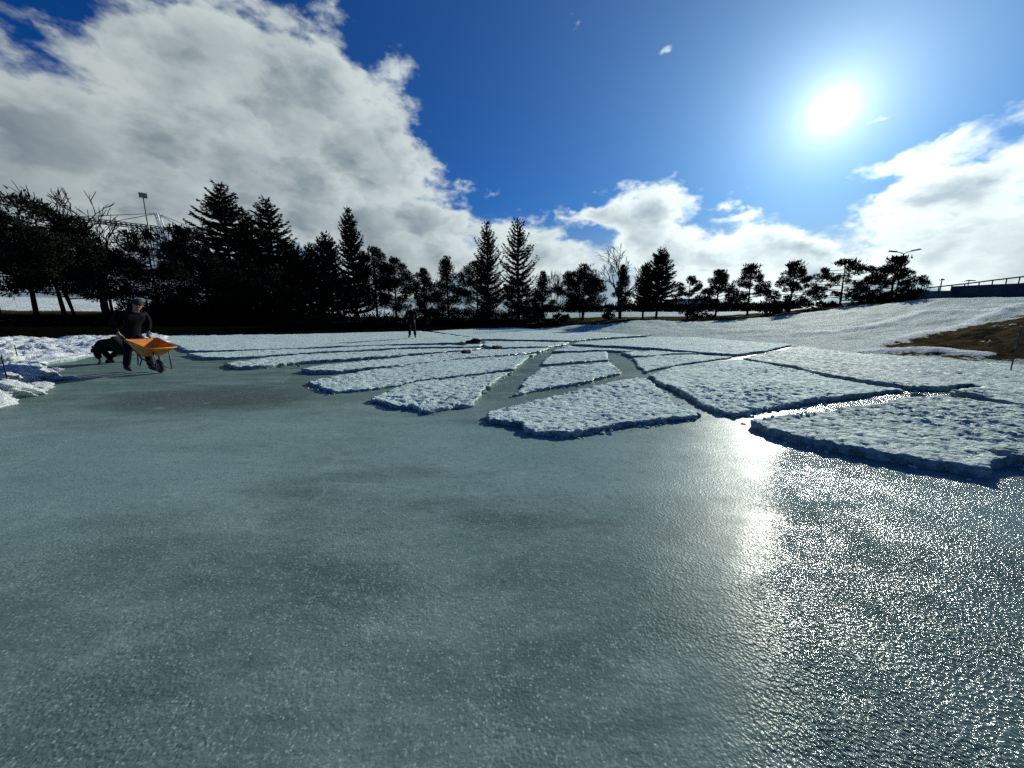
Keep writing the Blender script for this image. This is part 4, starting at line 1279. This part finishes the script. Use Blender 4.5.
    for s in 'LR':
        i0 = len(P); mid = (V['elb' + s] + cuff[s]) / 2
        P += [V['sh' + s], V['elb' + s], mid, cuff[s]]; Rr += [.095, .075, .066, .052]; e2 += [(3, i0), (i0, i0 + 1), (i0 + 1, i0 + 2), (i0 + 2, i0 + 3)]
    Rr = [tuple(q * bulk for q in r) if hasattr(r, '__len__') else r * (bulk * .5 + .5) for r in Rr]
    skin_mesh('jacket', P, e2, Rr, jac, body, 2, 1)
    P = [V['pelvis'] + (V['waist'] - V['pelvis']) * .2, V['pelvis']]; Rr = [.13, .135]; e2 = [(0, 1)]
    for s in 'LR':
        i0 = len(P); hem = V['ankle' + s] + (V['knee' + s] - V['ankle' + s]).normalized() * .04
        P += [V['hip' + s], (V['hip' + s] + V['knee' + s]) / 2, V['knee' + s], (V['knee' + s] + hem) / 2, hem]; Rr += [.115, .098, .08, .076, .072]
        e2 += [(1, i0), (i0, i0 + 1), (i0 + 1, i0 + 2), (i0 + 2, i0 + 3), (i0 + 3, i0 + 4)]
    skin_mesh('trousers', P, e2, Rr, tro, body, 2, 1)
    for s in 'LR':
        a = V['ankle' + s]; t = V['toe' + s]; d = (t - a); d.z = 0; d = d.normalized()
        top_ = a + (V['knee' + s] - a).normalized() * .10
        skin_mesh('boot', [top_, a, a - d * .05 + Vector((0, 0, -.035)), t + d * .02 + Vector((0, 0, .0))], [(0, 1), (1, 2), (1, 3)], [.062, .06, .05, .048], M['boot'], body, 2, 1)
        # glove
    if hatted:
        hb = MB()
        ellipsoid(hb, hc + up * .035 - fdir * .012, (.092, .110, .108), R3, 18, 12)
        keep = [i for i, p in enumerate(hb.v) if (Vector(p) - hc).dot(up) > .022]
        ks = set(keep); rem = {i: n_ for n_, i in enumerate(keep)}
        f2 = [tuple(rem[i] for i in q) for q in hb.f if all(i in ks for i in q)]
        mesh_obj('hat', [hb.v[i] for i in keep], f2, hat, body, smooth=True)
        hb = MB(); hb.ring(hc + up * .032 - fdir * .012, up, .092, .016, 22, 8); hb.build('hat_brim', hat, body)
    tag(body, label, 'person', group)
    return body

# the pusher: feet about 8.7 m away, leaning into the handles
fx, fy = ground(139, 372)
gx, gy = fx + .0, fy + .06            # between the two grips
bx, by = gx + HX * .10, gy + HY * .10
barrow(bx, by)
Lv = Vector((-HY, HX, 0))              # barrow's left
Hd = Vector((HX, HY, 0))
org = Vector((fx, fy, 0))
gl = Vector((bx, by, 0)) + Lv * .25 - Hd * .09 - org + Vector((0, 0, .845))
gr = Vector((bx, by, 0)) - Lv * .25 - Hd * .09 - org + Vector((0, 0, .845))
pel = Vector((bx, by, 0)) - org - Hd * .12 + Vector((0, 0, .93))
pel = pel - Hd * .08
che = pel + Hd * .20 + Vector((0, 0, .34)); nek = pel + Hd * .31 + Vector((0, 0, .51))
def to_hand(g, e): return g + (e - g).normalized() * .10
eL = che + Lv * .34 + Vector((0, 0, -.12)) - Hd * .16; eR = che - Lv * .34 + Vector((0, 0, -.12)) - Hd * .16
J = dict(pelvis=pel, waist=pel + Hd * .07 + Vector((0, 0, .15)), chest=che, neck=nek,
         head0=nek + Hd * .08 + Vector((0, 0, .08)), head1=nek + Hd * .12 + Vector((0, 0, .17)),
         hipL=pel + Lv * .10 - Vector((0, 0, .06)), hipR=pel - Lv * .10 - Vector((0, 0, .06)),
         shL=che + Lv * .20 + Vector((0, 0, .10)), shR=che - Lv * .20 + Vector((0, 0, .10)),
         elbL=eL, elbR=eR, wrL=to_hand(gl, eL), wrR=to_hand(gr, eR))
fl = pel + Lv * .10 + Hd * .30; fl.z = .085
fr = pel - Lv * .10 - Hd * .24; fr.z = .085
J.update(kneeL=(J['hipL'] + fl) / 2 + Hd * .10, ankleL=fl, toeL=fl + Hd * .16 - Vector((0, 0, .04)),
         kneeR=(J['hipR'] + fr) / 2 + Hd * .06, ankleR=fr, toeR=fr + Hd * .16 - Vector((0, 0, .04)))
person('person in dark navy jacket and hat pushing the orange wheelbarrow over the ice', org, J, Hd * .85 + Vector((-.1, -.40, -.32)), (M['jacket'], M['trouser'], M['hat']))

# the crouching one behind
cx, cy = ground(116, 363)
def v3(x, y, z): return Vector((x, y, z))
J = dict(pelvis=v3(.14, .05, .42), waist=v3(.05, .03, .54), chest=v3(-.10, .0, .57), neck=v3(-.22, -.03, .50),
         head0=v3(-.28, -.06, .43), head1=v3(-.33, -.09, .36),
         hipL=v3(.15, -.06, .38), hipR=v3(.15, .16, .38), kneeL=v3(-.08, -.19, .36), kneeR=v3(-.08, .26, .36),
         ankleL=v3(.10, -.15, .085), ankleR=v3(.13, .20, .085), toeL=v3(-.05, -.18, .045), toeR=v3(-.02, .24, .045),
         shL=v3(-.13, -.19, .50), shR=v3(-.13, .18, .50), elbL=v3(-.14, -.25, .28), elbR=v3(-.14, .24, .28), wrL=v3(-.22, -.16, .12), wrR=v3(-.24, .10, .12))
J = {k: v * 1.12 if k[:3] not in ('ank', 'toe') else Vector((v.x * 1.12, v.y * 1.12, v.z)) for k, v in J.items()}
person('person crouching on the ice bent over to the left, behind the wheelbarrow pusher', (cx, cy, 0), J, (-.75, -.25, -.6), (M['jacket3'], M['trouser2'], M['hat_grey']), bulk=1.35)

# the far standing one
px_, py_ = ground(412.5, 338, .10)
J = dict(pelvis=v3(0, 0, .94), waist=v3(0, 0, 1.08), chest=v3(0, -.02, 1.30), neck=v3(0, -.02, 1.49), head0=v3(0, -.04, 1.58), head1=v3(0, -.05, 1.68),
         hipL=v3(.10, 0, .88), hipR=v3(-.10, 0, .88), kneeL=v3(.13, -.04, .49), kneeR=v3(-.12, -.02, .49), ankleL=v3(.16, 0, .085), ankleR=v3(-.15, .02, .085),
         toeL=v3(.20, -.15, .045), toeR=v3(-.18, -.13, .045), shL=v3(.20, 0, 1.41), shR=v3(-.20, 0, 1.41), elbL=v3(.27, -.02, 1.14), elbR=v3(-.27, -.02, 1.14), wrL=v3(.20, -.16, .96), wrR=v3(-.20, -.16, .96))
person('person standing far out on the snow in front of the dark trees', (px_, py_, .10), J, (.3, -.9, -.2), (M['jacket2'], M['trouser2'], M['hat']))

# ------------------------------------------------------------------ sky, clouds, sun
world = bpy.data.worlds.new('World'); scene.world = world; world.use_nodes = True
wt = NT(world.node_tree)
bg = wt.n['Background']
SKYSTR = .1
bg.inputs['Strength'].default_value = SKYSTR

BLOBS = [  # x, y, rx, ry, weight  (seen from the pond; turned into compass bearing and height)
 (188, 45, 85, 70, 1.0), (330, 120, 95, 62, 1.1), (150, 140, 150, 55, .95), (0, 140, 110, 50, 1.0), (90, 215, 190, 40, .95), (270, 195, 110, 40, .8),
 (-160, 180, 160, 130, .9), (390, 160, 34, 36, .65), (345, 235, 60, 30, .7),
 (428, 232, 60, 26, 1.05), (538, 252, 44, 26, 1.0), (480, 198, 26, 8, .62), (478, 272, 80, 18, .9), (395, 262, 50, 22, .8),
 (642, 216, 40, 34, 1.2), (664, 262, 60, 28, 1.0), (592, 214, 26, 9, .62), (735, 213, 34, 7, .5),
 (757, 248, 44, 30, 1.2), (816, 256, 30, 18, .9), (720, 294, 210, 13, .75),
 (985, 222, 95, 44, .72), (915, 264, 100, 22, .85), (1010, 165, 60, 24, .52), (955, 190, 60, 22, .50), (872, 116, 34, 8, .55), (960, 130, 50, 11, .55), (900, 195, 90, 18, .36), (770, 178, 110, 12, .2), (1110, 240, 110, 70, .8), (1050, 120, 60, 20, .55), (935, 152, 46, 10, .50), (880, 170, 60, 9, .36), (720, 165, 60, 7, .34),
 (515, 45, 12, 9, .46), (680, 45, 15, 12, .48), (570, 28, 11, 9, .42),
]
def cloud_nodes(g, d):
    s = g.new('ShaderNodeSeparateXYZ'); g.l.new(d, s.inputs[0])
    az = g.math('ARCTAN2', s.outputs[0], s.outputs[1])
    el = g.math('ARCSINE', s.outputs[2])
    ae = g.new('ShaderNodeCombineXYZ'); g.l.new(az, ae.inputs[0]); g.l.new(el, ae.inputs[1])
    st = g.vmath('MULTIPLY', d, (1, 1, 1.7))
    wn = g.vmath('MULTIPLY', g.vmath('SUBTRACT', g.noise(st, 5.0, 5, .6, color=True), (.5, .5, .5)), (.24, .17, 0))
    ae = g.vmath('ADD', ae.outputs[0], wn)
    tot = None
    for (x, y, rx, ry, w) in BLOBS:
        a, e = azel(x, y); a1, _ = azel(x - rx, y); a2, _ = azel(x + rx, y); _, e1 = azel(x, y - ry); _, e2 = azel(x, y + ry)
        ra = abs(a2 - a1) / 2; re = abs(e1 - e2) / 2
        n = g.new('ShaderNodeVectorMath', operation='MULTIPLY_ADD'); g.l.new(ae, n.inputs[0])
        n.inputs[1].default_value = (1 / ra, 1 / re, 0); n.inputs[2].default_value = (-a / ra, -e / re, 0)
        q = g.vmath('DOT_PRODUCT', n.outputs[0], n.outputs[0])
        t = g.math('POWER', .40, q)
        tot = g.math('MULTIPLY_ADD', t, w, tot if tot is not None else 0.0)
    tot = g.math('MINIMUM', tot, 1.3)
    def puff(v, det):
        n = g.new('ShaderNodeTexVoronoi'); n.feature = 'F1'; n.normalize = True
        g.l.new(v, n.inputs['Vector']); n.inputs['Scale'].default_value = 9.0; n.inputs['Detail'].default_value = det
        n.inputs['Roughness'].default_value = .55; n.inputs['Lacunarity'].default_value = 2.1
        return g.math('SUBTRACT', 1.0, n.outputs['Distance'])
    wst = g.vmath('ADD', st, g.vmath('SCALE', g.vmath('SUBTRACT', g.noise(st, 14.0, 4, .6, color=True), (.5, .5, .5)), scale=.10))
    fine = g.noise(st, 6.0, 7, .57)
    pf = puff(wst, 2.0)
    off = g.vmath('SCALE', g.vmath('NORMALIZE', g.vmath('SUBTRACT', tuple(SUN), d)), scale=.03)
    pf2 = puff(g.vmath('ADD', wst, off), 0.0)
    pf1 = puff(wst, 0.0)
    n1 = g.math('MULTIPLY_ADD', g.math('SUBTRACT', pf, .62), .9, g.math('SUBTRACT', fine, .5))
    n1b, n2 = pf1, pf2
    D = g.math('MULTIPLY_ADD', n1, 1.6, g.math('SUBTRACT', tot, .52))
    return D, g.math('SUBTRACT', n1b, n2), el

dirv = wt.vmath('NORMALIZE', wt.new('ShaderNodeTexCoord').outputs['Generated'])
sky = wt.new('ShaderNodeTexSky'); sky.sky_type = 'NISHITA'; sky.sun_disc = False
sky.sun_elevation = SUN_EL; sky.sun_rotation = SUN_AZ; sky.air_density = 1.0; sky.dust_density = .15; sky.ozone_density = 4.0; sky.altitude = 0
hs = wt.new('ShaderNodeHueSaturation'); wt.l.new(sky.outputs[0], hs.inputs['Color']); hs.inputs['Saturation'].default_value = 1.35; hs.inputs['Value'].default_value = .54
skyc = wt.mix(1.0, hs.outputs[0], (.20, .70, 1.24), 'MULTIPLY')
cosang = wt.vmath('DOT_PRODUCT', dirv, tuple(SUN))
ang = wt.math('MULTIPLY', wt.math('ARCCOSINE', wt.math('MINIMUM', cosang, .999999)), 57.2958)
def expf(a, k): return wt.math('MULTIPLY', wt.math('EXPONENT', wt.math('MULTIPLY', ang, -1 / k)), a / SKYSTR)
glow1 = wt.math('ADD', expf(4.5, .55), wt.math('ADD', expf(.95, 2.9), expf(.26, 8.0)))
glow2 = expf(.38, 18.0)
D1, dn, elv = cloud_nodes(wt, dirv)
cov = wt.smooth(D1, -.06, .36)
thick = wt.smooth(D1, .05, 1.1)
lit = wt.smooth(wt.math('SUBTRACT', wt.math('MULTIPLY', dn, 1.05), wt.math('MULTIPLY', thick, .46)), -.82, .02)
prox = wt.math('ADD', .38, wt.math('MULTIPLY', wt.math('EXPONENT', wt.math('MULTIPLY', ang, -1 / 36)), .85))
cshade = wt.mix(lit, (.24, .33, .41), (.97, 1.09, 1.08))
ccol = wt.vmath('SCALE', cshade, scale=wt.math('MULTIPLY', prox, 1.12 / SKYSTR))
base = wt.vmath('ADD', skyc, wt.vmath('SCALE', (.50, .96, 1.0), scale=glow2))
hz = wt.smooth(elv, .26, .05)
base = wt.mix(wt.math('MULTIPLY', hz, .85), base, wt.vmath('SCALE', (.46, .58, .66), scale=wt.math('MULTIPLY', prox, .9 / SKYSTR)))
c1 = wt.mix(wt.math('MULTIPLY', cov, .95), base, ccol)
c2 = wt.vmath('ADD', c1, wt.vmath('SCALE', (.95, 1.0, .98), scale=glow1))
wt.l.new(c2, bg.inputs['Color'])
world.cycles.sampling_method = 'MANUAL'; world.cycles.sample_map_resolution = 1024

ld = bpy.data.lights.new('sun', 'SUN'); ld.energy = 4.2; ld.angle = R_(.53); ld.color = (.99, 1.0, .87)
lo = bpy.data.objects.new('sun', ld); link(lo); lo.rotation_euler = SUN.to_track_quat('Z', 'Y').to_euler(); lo.location = SUN * 50

# ------------------------------------------------------------------ camera and render settings
cd = bpy.data.cameras.new('camera'); cd.sensor_fit = 'HORIZONTAL'; cd.sensor_width = 36; cd.lens = 36 * F / 1024; cd.clip_start = .05; cd.clip_end = 6000
co_ = bpy.data.objects.new('camera', cd); link(co_); co_.location = (0, 0, CAMH); co_.rotation_euler = (math.pi / 2 - PITCH, 0, 0)
scene.camera = co_
scene.render.resolution_x = 1024; scene.render.resolution_y = 768
vs_ = scene.view_settings; vs_.view_transform = 'Standard'; vs_.look = 'None'; vs_.exposure = 0.0; vs_.gamma = 1; vs_.use_curve_mapping = False
scene.cycles.use_denoising = False
scene.cycles.max_bounces = 6; scene.cycles.diffuse_bounces = 3; scene.cycles.glossy_bounces = 3
